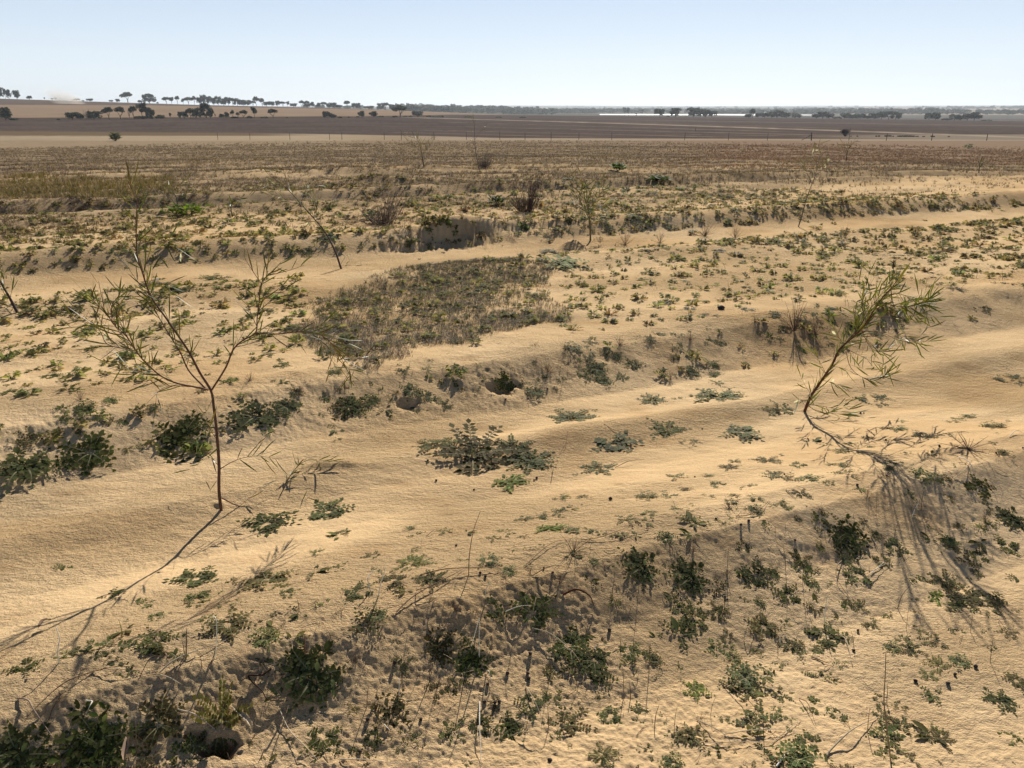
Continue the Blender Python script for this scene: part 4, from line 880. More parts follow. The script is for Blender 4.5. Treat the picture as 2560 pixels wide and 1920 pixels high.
# bark strip and curled bark, pod, dead leaf
def barkstrip(pts, w, label, col=(.50, .42, .33)):
    P = []
    for (a, b) in pts:
        x, y, z = [float(q[0]) for q in at(a, b)]; P.append((x, y, z + .02))
    P = np.array(P); P[:, 2] = np.maximum(P[:, 2], np.linspace(P[0, 2], P[-1, 2], len(P))); o3 = P[0].copy(); Ps = smoothline(P, 4) - o3; mb = MB(); n = len(Ps)
    W = w * np.sin(np.linspace(.4, 2.9, n)) ; d = Ps[-1] - Ps[0]; s = np.cross(d, (0, 0, 1)); s /= np.linalg.norm(s)
    for a, b, c in ((-1, -.15, .9), (.05, 1, 1.1), (-.2, .15, .35)):
        V = []
        for i in range(n): V += [Ps[i] + s * W[i] * a + (0, 0, .004 * abs(a)), Ps[i] + s * W[i] * b + (0, 0, .006 * abs(b))]
        mb.add(V, [(2 * i, 2 * i + 1, 2 * i + 3, 2 * i + 2) for i in range(n - 1)], (), np.array(col) * c)
    return tag(link('bark_strip', mb.mesh('bark_strip', M_DRY), None, o3), label, 'bark')
barkstrip(C4([(1430, 930), (1480, 980), (1530, 1030), (1552, 1068)]), .007, 'split pale bark strip curved over the burrow')
barkstrip(C4([(790, 1130), (785, 1180), (775, 1230), (770, 1275)]), .008, 'curled brown bark strip beside the leafy clump at bottom left', (.40, .28, .19))
barkstrip(C4([(245, 450), (270, 420), (300, 405), (322, 402)]), .009, 'striped dark curled bark piece on the sand at the left edge', (.22, .15, .10))
barkstrip([(926, 465), (935, 464), (941, 467)], .02, 'light brown curled bark piece on the sand, upper right', (.36, .24, .14)) if False else None
G_UP = 'dry stalks standing in the sand'
UP = [(C4([(1310, 600)]), C4([(1328, 520), (1330, 380), (1312, 347), (1285, 362), (1277, 410)]), .0018, WHT, 'white arched straw standing on the near crest, left of centre'),
 (C4([(360, 632)]), C4([(355, 560), (366, 480), (345, 412)]), .002, WHT, 'white wavy straw standing at the left, above the leafy clump'),
 (C4([(1140, 602)]), C4([(1145, 500), (1146, 420)]), .002, BRN, None), (C4([(1135, 600)]), C4([(1125, 520), (1110, 480)]), .0014, BRN, None), (C4([(1873, 595)]), C4([(1875, 520), (1873, 455)]), .003, (.25, .15, .09), None),
 (C4([(1885, 595)]), C4([(1905, 520), (1945, 415)]), .002, (.5, .4, .3), 'thin stem with white tip above the largest bank clump'), (C4([(1272, 642)]), C4([(1310, 600), (1325, 530)]), .0018, BRN, None), (C4([(1240, 665)]), C4([(1232, 590)]), .0014, BRN, None),
 (C4([(1375, 235)]), C4([(1365, 170), (1358, 110)]), .001, PALE, None), (C4([(1836, 312)]), C4([(1835, 270), (1822, 230)]), .0014, (.35, .14, .07), None), (C4([(838, 1200)]), C4([(836, 1080), (833, 990)]), .0014, BRN, None),
 (C4([(745, 475)]), C4([(745, 420), (730, 365)]), .0016, (.3, .28, .08), 'yellow green seedling stem standing on the left sand'),
 (C5([(855, 600)]), C5([(855, 480), (856, 355)]), .0018, WHT, 'tall white straw standing between the two middle weed clumps'), (C5([(800, 540)]), C5([(830, 450), (853, 360)]), .0016, WHT, None), (C5([(900, 235)]), C5([(895, 190), (922, 130)]), .002, WHT, None),
 (C5([(362, 840)]), C5([(363, 780), (362, 725)]), .0016, WHT, None), (C2([(790, 1325)]), C2([(795, 1200), (820, 1050), (862, 930)]), .0016, (.25, .15, .09), 'tall thin bent stalk on the near crest, left of centre'),
 (C2([(232, 1450)]), C2([(250, 1380), (282, 1265)]), .002, WHT, 'short white straw standing on the crest'), (C2([(190, 1420)]), C2([(172, 1360), (180, 1320), (215, 1292)]), .002, WHT, 'white hooked straw standing on the crest'),
 (C6([(985, 395)]), C6([(990, 320), (1002, 217)]), .0022, WHT, 'white upright straw standing at lower right'), (C6([(1400, 1240)]), C6([(1372, 1050), (1352, 870), (1360, 700), (1362, 572)]), .0022, (.40, .30, .17), 'long thin stalk standing at lower right'),
 (C3([(1523, 962)]), C3([(1540, 920), (1562, 882)]), .0022, WHT, 'short white straw on the shaded bank at the right'), (C3([(1165, 962)]), C3([(1166, 935)]), .0018, WHT, None)]
for x, y in [(B, t) for B, t in zip(rng.uniform(300, 1000, 46), rng.uniform(505, 750, 46))]:
    if y < 690 - .24 * x + 20: y = 690 - .24 * x + 20 + rng.uniform(0, 120)
    h = rng.uniform(8, 30); s = rng.normal(0, 4); UP.append(([(x, y)], [(x + s * .3, y - h * .5), (x + s, y - h)], rng.uniform(.0008, .0014), BRN, None))
for x, y in zip(rng.uniform(560, 1010, 30), rng.uniform(0, 1, 30)):
    y = 285 + (1010 - x) * .13 - y * 70 + 6; h = rng.uniform(4, 11); s = rng.normal(0, 2.5); UP.append(([(x, y)], [(x + s * .3, y - h * .5), (x + s, y - h)], rng.uniform(.001, .0017), BRN, None))
for i in sorted(range(len(UP)), key=lambda i: lmdist(*UP[i][0][0])):
    b, t, rad, c, lab = UP[i]; cn = 'pale' if c in (PALE, WHT) else 'dark'
    if not lab: lab = f"{cn} thin stalk standing " + whereis(b[0][0], b[0][1], cn + 'up')
    stand('dry_stalk', lab, 'stalk', b[0], t, rad, c, G_UP)

# ------------------------------------------------------------------ dry spiky weeds and bushes
def spiky(seed, n, up, cols, curl=.5, wid=.012):
    r = np.random.default_rng(seed); mb = MB()
    for i in range(n):
        a = r.uniform(0, 6.28); d = np.array((math.cos(a), math.sin(a), 0)); L = r.uniform(.45, 1.05); e = r.uniform(.1, up)
        t = np.linspace(0, 1, 6)[:, None]; P = d * L * t * math.cos(e) + np.array((0, 0, 1)) * L * (math.sin(e) * t - curl * r.uniform(-.2, .6) * t ** 2 * math.sin(e)) + np.cross(d, (0, 0, 1)) * r.normal(0, .12) * t ** 2 + (0, 0, .01)
        P[:, 2] = np.maximum(P[:, 2], .01); mb.tube(P, [wid, wid * .7, wid * .35], np.array(cols[r.integers(len(cols))]) * r.uniform(.7, 1.3), 4)
        for _ in range(r.integers(0, 4)):
            j = r.integers(2, 5); q = P[j]; dd = r.normal(0, 1, 3); dd[2] = abs(dd[2]); dd /= np.linalg.norm(dd); mb.tube(np.array([q, q + dd * L * .13, q + dd * L * .22 + (0, 0, .02)]), [wid * .5, wid * .3], np.array(cols[0]), 3)
    return mb.mesh('dry_stems', M_DRY)
SPK = [spiky(s, 16 + s % 6, 1.2, [(.20, .13, .085), (.28, .20, .13), (.12, .08, .055)]) for s in range(4)] + [spiky(9, 34, 1.5, [(.13, .09, .065), (.18, .125, .09)], .1, .008)]
G_SP = 'dry spiky weeds'
SPL = [(573, 551, 26, 0, 'spiky dry weed with radiating stems on the near crest'), (968, 449, 30, 1, 'spiky dry weed with radiating stems by the right edge'), (693, 552, 15, 4, 'tall narrow bundle of dry stems on the near bank'), (730, 508, 16, 2, None), (885, 476, 14, 3, None),
 (794, 331, 26, 4, 'dark dry tangle hanging on the furrow bank, left of the leaning sapling'), (815, 335, 16, 4, None), (868, 497, 14, 0, None), (820, 510, 14, 1, None), (790, 480, 12, 2, None), (150, 655, 10, 3, None), (283, 625, 10, 0, None), (560, 583, 11, 4, None), (530, 572, 9, 4, None),
 (165, 655, 12, 4, None), (340, 612, 12, 2, None), (455, 610, 14, 4, None), (475, 612, 12, 0, None), (430, 600, 8, 4, None), (727, 575, 10, 4, None), (670, 380, 9, 4, None), (548, 372, 12, 4, None), (535, 345, 8, 0, None), (565, 350, 9, 4, None), (620, 345, 10, 4, None), (690, 340, 9, 4, None), (755, 322, 8, 4, None),
 (250, 380, 9, 4, None), (355, 360, 8, 4, None), (300, 395, 10, 4, None), (80, 400, 10, 4, None), (110, 640, 10, 4, None), (940, 455, 10, 2, None), (1000, 455, 14, 1, None), (985, 520, 10, 4, None), (905, 560, 10, 2, None), (760, 560, 9, 0, None), (890, 720, 14, 2, None), (700, 720, 12, 3, None), (355, 660, 12, 4, None), (380, 640, 9, 0, None), (60, 700, 14, 4, None), (30, 665, 8, 2, None),
 (480, 270, 14, 0, None), (520, 262, 10, 4, None), (625, 245, 12, 4, None), (660, 243, 10, 4, None), (705, 236, 14, 4, None), (735, 238, 12, 4, None), (845, 238, 10, 4, None)]
for i in sorted(range(len(SPL)), key=lambda i: lmdist(SPL[i][0], SPL[i][1]) if not SPL[i][4] else 0):
    a, b, w, k, lab = SPL[i]; x, y, z = [float(q[0]) for q in at(a, b)]; dep = y * CP - (z - CAMH) * SP; s = w * dep / FPX
    o = link('dry_weed', SPK[k], None, (x, y, z - .005)); o.rotation_euler = (0, 0, rng.uniform(0, 6.28)); o.scale = (s, s, s * (1.5 if k == 4 else 1)) if a != 693 else (s * .45, s * .45, s * 1.9)
    tag(o, lab or ('dark ' if k == 4 else 'brown ') + 'dry weed with wiry stems ' + whereis(a, b, 'sp' + str(k == 4)), 'dry weed', G_SP)
def bush(px_, py_, w, h, seed, n, cols, label):
    r = np.random.default_rng(seed); x, y, z = [float(q[0]) for q in at(px_, py_)]; dep = y * CP - (z - CAMH) * SP; W = w * dep / FPX / 2; Hh = h * dep / FPX; mb = MB()
    for i in range(n):
        a = r.uniform(0, 6.28); d = np.array((math.cos(a), math.sin(a), 0)); q = W * r.uniform(0, .55); L = Hh * r.uniform(.3, 1.1) * (1 + .35 * math.cos(a)); o = W * r.uniform(0, .9)
        t = np.linspace(0, 1, 5)[:, None]; P = d * (q + o * t) + np.array((0, 0, 1)) * L * t + r.normal(0, .012, (5, 3)) * t
        mb.tube(P, [.0035, .002], np.array(cols[r.integers(len(cols))]) * r.uniform(.6, 1.4), 3)
        for _ in range(3):
            j = r.integers(1, 5); v = r.normal(0, 1, 3); v[2] = abs(v[2]); v /= np.linalg.norm(v); mb.tube(np.array([P[j], P[j] + v * .05, P[j] + v * .09]), [.002, .001], np.array(cols[0]), 3)
    return tag(link('dry_bush', mb.mesh('dry_bush', M_DRY), None, (x, y, z - .01)), label, 'bush')
bush(383, 224, 44, 24, 3, 110, [(.24, .18, .15), (.17, .125, .10), (.32, .26, .21)], 'low grey leafless bush at the left end of the scarp')
bush(526, 212, 32, 27, 4, 95, [(.15, .10, .08), (.20, .13, .10), (.11, .075, .06)], 'tall dark brown leafless bush with upright stems behind the scarp')
bush(484, 168, 18, 12, 5, 90, [(.18, .14, .12)], 'small grey leafless bush at the foot of the thin bare sapling stem')
bush(560, 340, 10, 9, 6, 30, [(.2, .15, .1)], 'small dry twiggy bush at the corner of the litter patch') if False else None
def gbush(px_, py_, w, h, seed, n, col, label, cat='bush', name='green_bush', L=.14):
    r = np.random.default_rng(seed); x, y, z = [float(q[0]) for q in at(px_, py_)]; dep = y * CP - (z - CAMH) * SP; W = w * dep / FPX / 2; Hh = h * dep / FPX; mb = MB(); st = MB()
    for i in range(n):
        a = r.uniform(0, 6.28); q = W * math.sqrt(r.uniform(0, 1)) * .9; hh = Hh * r.uniform(.15, 1) * (1 - .5 * (q / W) ** 2)
        ovate(mb, r, r.uniform(0, 6.28), L * r.uniform(.5, 1), L * .17, r.uniform(.2, 1.2), np.array(col) * r.uniform(.6, 1.4), q * math.cos(a), q * math.sin(a), hh * .8)
        if i % 4 == 0: st.tube(np.array([(0, 0, 0), (q * math.cos(a) * .6, q * math.sin(a) * .6, hh * .5), (q * math.cos(a), q * math.sin(a), hh * .8)]), [L * .02, L * .01], (.12, .10, .05), 3)
    root = empty(name, (x, y, z)); link('leaves', mb.mesh('leaves', M_WEED), root); link('stems', st.mesh('stems', M_BARK), root)
    return tag(root, label, cat)
gbush(187, 216, 34, 12, 1, 150, (.15, .20, .03), 'bright yellow-green clump beside the wispy sapling, left side')
gbush(870, 150 - 2, 9, 6, 2, 60, (.09, .13, .03), 'small green bush in red grass, far right') if False else None
gbush(968, 149, 9, 6, 3, 70, (.09, .14, .03), 'small round green bush in dry grass near the right edge', L=.3)
gbush(497, 205, 13, 8, 4, 60, (.09, .11, .04), 'small green bush left of the tall dark leafless bush', L=.14)
gbush(372, 219, 14, 9, 5, 40, (.13, .17, .05), 'light green weed clump left of the grey leafless bush', L=.12)
gbush(618, 171, 12, 6, 6, 60, (.10, .15, .04), 'green weed clump in dry grass right of centre', L=.2)
gbush(115.5, 141, 9, 9, 7, 200, (.07, .095, .03), 'lone round green bush on the pale strip, left side', L=.75)
gbush(660, 182, 22, 4, 8, 70, (.09, .12, .045), 'low dark green weed clump in the grass behind the small leafy sapling', L=.2)

# ------------------------------------------------------------------ droppings and the pod
def pellet(seed):
    r = np.random.default_rng(seed); V = []; F = []
    for i in range(6):
        th = math.pi * (i + .5) / 6
        for j in range(8):
            ph = 2 * math.pi * j / 8; rr = 1 + r.normal(0, .07); V.append((math.sin(th) * math.cos(ph) * rr * 1.25, math.sin(th) * math.sin(ph) * rr, math.cos(th) * rr * .85 + .6))
    Q = [(i * 8 + j, i * 8 + (j + 1) % 8, (i + 1) * 8 + (j + 1) % 8, (i + 1) * 8 + j) for i in range(5) for j in range(8)][:]
    V += [(0, 0, 1.5), (0, 0, -.3)]; T = [(j, 48, (j + 1) % 8) for j in range(8)] + [(40 + j, 40 + (j + 1) % 8, 49) for j in range(8)]
    mb = MB(); mb.add(V, Q, T, (.045, .030, .022)); return mb.mesh('dropping', M_DUNG, True)
PL = [pellet(i) for i in range(4)]
dp = C2([(1275, 185), (1017, 245), (590, 745), (825, 800), (715, 1143), (1210, 728), (1195, 740), (1660, 858), (540, 622)]) + C3([(236, 423), (318, 977), (122, 1050), (473, 1018), (520, 995), (803, 1113), (1250, 1150), (1207, 328), (1227, 326), (1362, 494), (1690, 533), (1190, 770), (2085, 573), (2040, 573), (740, 706), (190, 718), (1190, 1232), (1180, 237), (2205, 545), (1175, 232)]) + \
 C5([(905, 770), (890, 875), (950, 880), (980, 880), (170, 990), (495, 985), (1025, 705), (1160, 735), (1155, 700), (1170, 580), (860, 85), (897, 108), (1250, 52), (125, 1180), (1290, 1230), (1655, 440), (1310, 85), (335, 640)]) + C6([(795, 545), (1165, 560), (1915, 662), (1787, 707), (675, 693), (1545, 745), (1745, 765), (1190, 438)]) + C4([(1645, 500 - 1230 + 1230), (600, 255)])[:0]
dp.sort(key=lambda p: lmdist(*p)); dx_, dy_, dz_ = at([p[0] for p in dp], [p[1] for p in dp])
for i, p in enumerate(dp):
    o = link('dropping', PL[i % 4], None, (dx_[i], dy_[i], dz_[i] + .001)); s = rng.uniform(.0032, .0058) * (1.25 if i % 9 == 0 else 1); o.scale = (s, s, s * rng.uniform(.9, 1.4)); o.rotation_euler = (rng.normal(0, .3), rng.normal(0, .3), rng.uniform(0, 6.28))
    tag(o, 'small dark dropping ' + whereis(p[0], p[1], 'dung'), 'dropping', 'dark animal droppings on the sand')
o = link('seed_pod', PL[0], None, [float(q[0]) for q in at(721, 309)]); o.scale = (.024, .024, .021); tag(o, 'dark round pod on the weedy sand between the furrows, right of centre', 'pod')

# ------------------------------------------------------------------ far trees
def crown(mb, r, clumps, cols, nf=52, fs=.06):
    for (cx, cy, cz, cr, ch) in clumps:
        c0 = np.array(cols[r.integers(len(cols))]) * r.uniform(.75, 1.3)
        for i in range(int(nf)):
            v = r.normal(0, 1, 3); v /= np.linalg.norm(v); q = np.array((cx, cy, cz)) + v * (cr, cr, ch) * r.uniform(.25, 1.05) ** .6
            a = r.normal(0, 1, 3); a /= np.linalg.norm(a); b = np.cross(a, r.normal(0, 1, 3)); b /= np.linalg.norm(b); s = fs * r.uniform(.6, 1.5)
            mb.add([q - a * s, q + a * s * .8 - b * s * .5, q + a * s * .6 + b * s * .9], (), [(0, 1, 2)], c0 * r.uniform(.7, 1.35))
TC = [(.05, .06, .03), (.065, .07, .036), (.04, .048, .025)]
def tree_mesh(kind, seed):
    r = np.random.default_rng(seed); tk = MB(); cr = MB(); bk = (.10, .075, .055)
    if kind == 'umbrella':
        for i in range(3):
            a = r.uniform(0, 6.28); o = r.uniform(.08, .2); tk.tube(smoothline([(0, 0, 0), (.02, 0, .2), (o * math.cos(a), o * math.sin(a), .45), (2 * o * math.cos(a), 2 * o * math.sin(a), .7)], 3), [.035, .025, .01], bk, 5)
        cl = [(.42 * q * math.cos(a), .42 * q * math.sin(a), .66 + .2 * (1 - q ** 2) + r.normal(0, .03), .20, .15) for a, q in zip(r.uniform(0, 6.28, 15), np.sqrt(r.uniform(0, 1, 15)))]
    elif kind == 'round':
        tk.tube([(0, 0, 0), (.02, 0, .2), (.0, .02, .5)], [.04, .03, .01], bk, 5)
        cl = [(.34 * q * math.cos(a), .34 * q * math.sin(a), z, .20, .17) for a, q, z in zip(r.uniform(0, 6.28, 20), np.sqrt(r.uniform(0, 1, 20)), r.uniform(.28, .84, 20))]
        cl = [(x * (1.15 - abs(z - .5)), y * (1.15 - abs(z - .5)), z, a, b) for x, y, z, a, b in cl]
    elif kind == 'tall':
        for i in range(3):
            a = r.uniform(0, 6.28); tk.tube(smoothline([(0, 0, 0), (.01, 0, .3), (.08 * math.cos(a), .08 * math.sin(a), .6), (.2 * math.cos(a), .2 * math.sin(a), .85)], 3), [.025, .02, .008], bk, 5)
        cl = [(.28 * q * math.cos(a), .28 * q * math.sin(a), z, .17, .14) for a, q, z in zip(r.uniform(0, 6.28, 14), np.sqrt(r.uniform(0, 1, 14)), r.uniform(.5, .95, 14))]
    elif kind == 'low':
        tk.tube([(0, 0, 0), (.02, 0, .3)], [.03, .01], bk, 4)
        cl = [(.42 * x, .3 * y, .25 + .4 * (1 - x * x) * z, .15, .25) for x, y, z in zip(r.uniform(-1, 1, 14), r.uniform(-1, 1, 14), r.uniform(0, 1, 14))]
    elif kind == 'wide':
        for i in range(4):
            a = r.uniform(0, 6.28); o = r.uniform(.1, .3); tk.tube(smoothline([(0, 0, 0), (.02, 0, .2), (o * math.cos(a), o * math.sin(a), .5), (1.4 * o * math.cos(a), 1.4 * o * math.sin(a), .75)], 3), [.03, .02, .008], bk, 5)
        cl = [(.42 * q * math.cos(a), .42 * q * math.sin(a), z, .17, .2) for a, q, z in zip(r.uniform(0, 6.28, 22), np.sqrt(r.uniform(0, 1, 22)), r.uniform(.3, .88, 22))]
    if kind == 'bare':
        for i in range(11):
            a = r.uniform(0, 6.28); o = r.uniform(.15, .45); h = r.uniform(.6, 1); tk.tube(smoothline([(0, 0, 0), (.03, 0, .2), (.5 * o * math.cos(a), .5 * o * math.sin(a), .55 * h), (o * math.cos(a), o * math.sin(a), h)], 3), [.022, .014, .005], (.20, .16, .13), 4)
        return tk.mesh('trunk', M_BARK), None
    crown(cr, r, cl, TC); return tk.mesh('trunk', M_BARK), cr.mesh('crown', M_TREE)
TM = {k: [tree_mesh(k, 10 * i + len(k)) for i in range(n)] for k, n in (('umbrella', 3), ('round', 3), ('tall', 3), ('low', 2), ('wide', 3), ('bare', 2))}
def tree(px_, base, w, h, kind, D, label, group, parts=True):
    """px_: picture column at distance D; its foot stands on the land there"""
    az = math.atan((px_ - 512) / 817.4); x, y = D * math.sin(az), D * math.cos(az); z = float(H(np.array([x]), np.array([y]))[0])
    kk = y / 817; tk, cr = TM[kind][rng.integers(len(TM[kind]))]
    nm = {'low': 'shrub', 'bare': 'bare_tree'}.get(kind, 'tree')
    o = empty(nm, (x, y, z - .05)); o.scale = (w * kk * 1.25, w * kk * 1.25, h * kk * 1.12); o.rotation_euler = (0, 0, rng.uniform(0, 6.28) if kind != 'low' else rng.uniform(-.3, .3))
    if tk: link('trunk', tk, o)
    if cr: link('crown', cr, o)
    tag(o, label, 'shrub' if kind == 'low' else 'tree', group)
KN = {'umbrella': 'umbrella-crowned tree on a visible trunk', 'round': 'dense round-crowned tree', 'tall': 'slender open-crowned tree', 'low': 'low dark shrub', 'wide': 'broad bushy tree', 'bare': 'leafless dead tree'}
def row(items, D, where, group, f=1.0):
    items = sorted(items); cnt = {}
    tot = {}
    for it in items: tot[it[3]] = tot.get(it[3], 0) + 1
    for (x, w, h, k) in items:
        cnt[k] = cnt.get(k, 0) + 1; n = cnt[k]
        o_ = (ordw(n) + ' from the left ' if tot[k] > 1 else 'single one ')
        d = D(x) if callable(D) else D * rng.uniform(.985, 1.015)
        tree(x, 0, w, h, k, d, f"{KN[k]}, {o_}{where}", group)
s1 = .1555
A_ = [(20, 75, 76, 'round'), (75, 60, 18, 'low'), (362, 24, 10, 'low'), (452, 80, 42, 'wide'), (508, 42, 30, 'wide'), (545, 50, 60, 'bare'), (592, 76, 45, 'wide'), (690, 56, 68, 'umbrella'), (763, 55, 66, 'umbrella'), (822, 40, 60, 'bare'), (850, 36, 72, 'umbrella'), (905, 66, 86, 'tall'), (955, 50, 66, 'round'), (885, 50, 26, 'low'), (935, 60, 26, 'low'), (1025, 66, 28, 'low'), (1088, 20, 30, 'tall'), (1152, 30, 40, 'round'), (1178, 42, 42, 'round'), (1218, 50, 56, 'umbrella'), (1250, 40, 48, 'round'), (1285, 55, 56, 'wide'), (1318, 60, 84, 'umbrella'), (1345, 40, 62, 'round'), (1376, 8, 26, 'tall'), (1418, 30, 26, 'round'), (1450, 34, 36, 'round'), (1490, 22, 46, 'umbrella'), (1522, 18, 34, 'umbrella'), (1505, 60, 14, 'low'), (1560, 46, 44, 'umbrella'), (1600, 36, 18, 'low'), (1630, 42, 60, 'tall'), (1692, 36, 15, 'low'), (1750, 56, 50, 'umbrella'), (1840, 14, 8, 'low')]
AR = [(x * s1, w * s1, h * s1, k) for x, w, h, k in A_]
s2 = .16275
AR += [(320 + x * s2, w * s2, h * s2, k) for x, w, h, k in [(45, 52, 38, 'round'), (20, 20, 36, 'tall'), (78, 32, 24, 'round'), (120, 26, 14, 'low'), (172, 14, 7, 'low'), (253, 38, 36, 'round'), (229, 16, 12, 'low'), (327, 46, 34, 'round'), (368, 32, 12, 'low'), (458, 24, 12, 'low'), (490, 74, 62, 'umbrella'), (520, 20, 12, 'low'), (556, 24, 12, 'low'), (598, 56, 33, 'wide'), (665, 24, 14, 'low'), (725, 56, 12, 'low'), (912, 56, 13, 'low'), (1100, 40, 10, 'low'), (1248, 40, 12, 'low')]]
row(AR, lambda x: 338 if x < 340 else np.interp(x, [340, 430, 520], [350, 420, 470]), 'in the left paddock tree row', 'trees along the edge of the brown paddock')
B_ = [(10, 52, 52, 'wide'), (48, 22, 46, 'tall'), (70, 34, 46, 'round'), (120, 42, 44, 'round'), (200, 32, 18, 'wide'), (295, 12, 12, 'tall'), (345, 18, 10, 'tall'), (368, 14, 12, 'tall'), (500, 42, 12, 'wide'), (540, 14, 8, 'low'), (585, 38, 14, 'wide'), (720, 22, 10, 'wide'), (762, 26, 16, 'wide'), (828, 66, 50, 'umbrella'), (905, 26, 14, 'wide'), (965, 70, 44, 'wide'), (1018, 16, 10, 'low')]
B_ += [(x, rng.uniform(26, 46), h + rng.uniform(-3, 3), k) for x, h, k in [(1075, 32, 'umbrella'), (1108, 34, 'tall'), (1145, 40, 'umbrella'), (1182, 30, 'tall'), (1215, 38, 'umbrella'), (1252, 42, 'umbrella'), (1285, 34, 'wide'), (1312, 48, 'wide'), (1345, 40, 'wide'), (1378, 38, 'round'), (1408, 42, 'wide'), (1440, 36, 'round'), (1470, 38, 'wide'), (1500, 34, 'umbrella'), (1528, 36, 'wide'), (1565, 32, 'round'), (1590, 30, 'wide'), (1628, 28, 'umbrella'), (1650, 46, 'umbrella'), (1688, 38, 'umbrella'), (1715, 22, 'wide'), (1750, 26, 'wide'), (1785, 28, 'wide'), (1820, 24, 'umbrella'), (1850, 26, 'tall'), (1888, 20, 'wide'), (1940, 34, 'umbrella'), (1975, 32, 'wide'), (2010, 30, 'wide'), (2050, 24, 'wide'), (2085, 28, 'umbrella'), (2120, 20, 'wide'), (2145, 22, 'wide'), (2180, 16, 'wide')]]
BR_ = [(x * s1, w * s1, h * s1, k) for x, w, h, k in B_]
BR_ += [(320 + x * s2, w * s2, h * s2, k) for x, w, h, k in [(75, 46, 24, 'wide'), (118, 30, 14, 'wide'), (168, 40, 34, 'umbrella'), (205, 26, 26, 'wide'), (232, 30, 26, 'wide'), (300, 60, 16, 'wide'), (372, 40, 30, 'wide'), (405, 40, 34, 'umbrella'), (445, 46, 28, 'wide'), (550, 50, 26, 'wide'), (592, 40, 26, 'wide')]]
BR_ = [(x, w * .9, h * 1.15, k) for x, w, h, k in BR_]
row(BR_, lambda x: 905 if x < 400 else 1000, 'on the left skyline ridge', 'trees on the skyline ridge')
CR = [(664 + x * s2, w * s2, h * s2, k) for x, w, h, k in [(-22, 56, 44, 'wide'), (72, 58, 46, 'wide'), (30, 20, 10, 'low'), (185, 64, 50, 'wide'), (228, 46, 44, 'wide'), (262, 50, 44, 'round'), (298, 50, 36, 'wide'), (525, 40, 20, 'wide'), (550, 38, 46, 'umbrella'), (585, 40, 26, 'wide'), (625, 44, 28, 'wide'), (668, 40, 34, 'wide'), (702, 56, 40, 'wide'), (760, 56, 30, 'wide'), (815, 60, 26, 'wide'), (945, 44, 26, 'wide'), (985, 56, 38, 'wide'), (1025, 44, 28, 'wide'), (1075, 40, 18, 'low'), (1120, 50, 30, 'wide'), (1170, 46, 24, 'wide'), (1215, 50, 28, 'wide'), (1260, 44, 20, 'wide'), (1300, 50, 32, 'wide'), (1345, 56, 42, 'wide'), (1392, 60, 44, 'umbrella'), (1435, 50, 40, 'wide'), (1642, 50, 40, 'round'), (1682, 50, 42, 'round'), (1750, 50, 16, 'low'), (1800, 56, 32, 'wide'), (1835, 46, 28, 'wide'), (1880, 60, 38, 'wide'), (1920, 66, 46, 'wide'), (2000, 46, 10, 'low')]]
row(CR, lambda x: 640 + 8 * math.sin(x), 'beyond the brown paddock, right half', 'dark trees beyond the brown paddock')
for x, w, h, lab in [(1872, 30, 44, 'tall thin open tree at the left end of the lake'), (1898, 26, 42, 'tall thin open tree at the left end of the lake, right-hand one'), (1945, 12, 16, 'small tree in front of the lake'), (1668, 40, 26, None)]:
    if lab: tree(320 + x * s2, 0, w * s2, h * s2, 'tall', 1120, lab, 'trees by the lake')
# the paddock shrub and the low rusty clumps on the right
k_ = rng
def on_row(px_, py_):
    return [float(q[0]) for q in at(px_, py_)]
x, y, z = on_row(845, 136.5); k = y / 817; root = empty('shrub', (x, y, z)); mb = MB(); r = np.random.default_rng(5)
for i in range(60):
    a = r.uniform(0, 6.28); o_ = r.uniform(.1, .6); h = r.uniform(.4, 1.05); P = smoothline([(0, 0, 0), (.4 * o_ * math.cos(a), .4 * o_ * math.sin(a), .4 * h), (o_ * math.cos(a), o_ * math.sin(a), h)], 3); mb.tube(P, [.03, .012], (.07, .045, .045), 3)
cr_ = MB(); crown(cr_, r, [(.42 * math.cos(a) * q, .42 * math.sin(a) * q, zz, .22, .2) for a, q, zz in zip(r.uniform(0, 6.28, 16), r.uniform(.2, 1, 16), r.uniform(.4, .9, 16))], [(.055, .038, .038), (.08, .055, .05)], 30)
link('stems', mb.mesh('stems', M_BARK), root); link('crown', cr_.mesh('crown', M_TREE), root); root.scale = (8 * k * 1.1, 8 * k * 1.1, 7.2 * k); tag(root, 'dark purplish twiggy shrub standing on the pale track, right side', 'shrub')
rus = [(893, 12, 6), (1148, 10, 5), (1187, 12, 6), (1304, 14, 7), (1321, 14, 8), (1364, 22, 9), (1386, 24, 9), (1407, 12, 6), (1450, 34, 8), (1480, 34, 9), (1508, 30, 9), (1530, 22, 8), (1555, 20, 6), (1595, 18, 5), (1645, 16, 8), (1658, 14, 6), (1750, 14, 5)]
rc = tree_mesh('low', 77); mbx = MB(); r = np.random.default_rng(78); crown(mbx, r, [(.36 * a, .3 * b, .4, .2, .32) for a, b in zip(r.uniform(-1, 1, 9), r.uniform(-1, 1, 9))], [(.10, .045, .035), (.07, .035, .03)], 40, .09); rme = mbx.mesh('rusty_clump', M_TREE)
for n_, (a, w, h) in enumerate(rus):
    x, y, z = on_row(664 + a * s2, 135.9 + .0006 * a); k = y / 817; o = link('rusty_clump', rme, None, (x, y, z - .03)); o.scale = (w * s2 * k * 1.2, w * s2 * k * 1.2, h * s2 * k * 1.5)
    tag(o, f"small rusty brown clump beside the pale track, {ordw(n_ + 1)} from the left", 'shrub', 'rusty brown clumps beside the pale track')

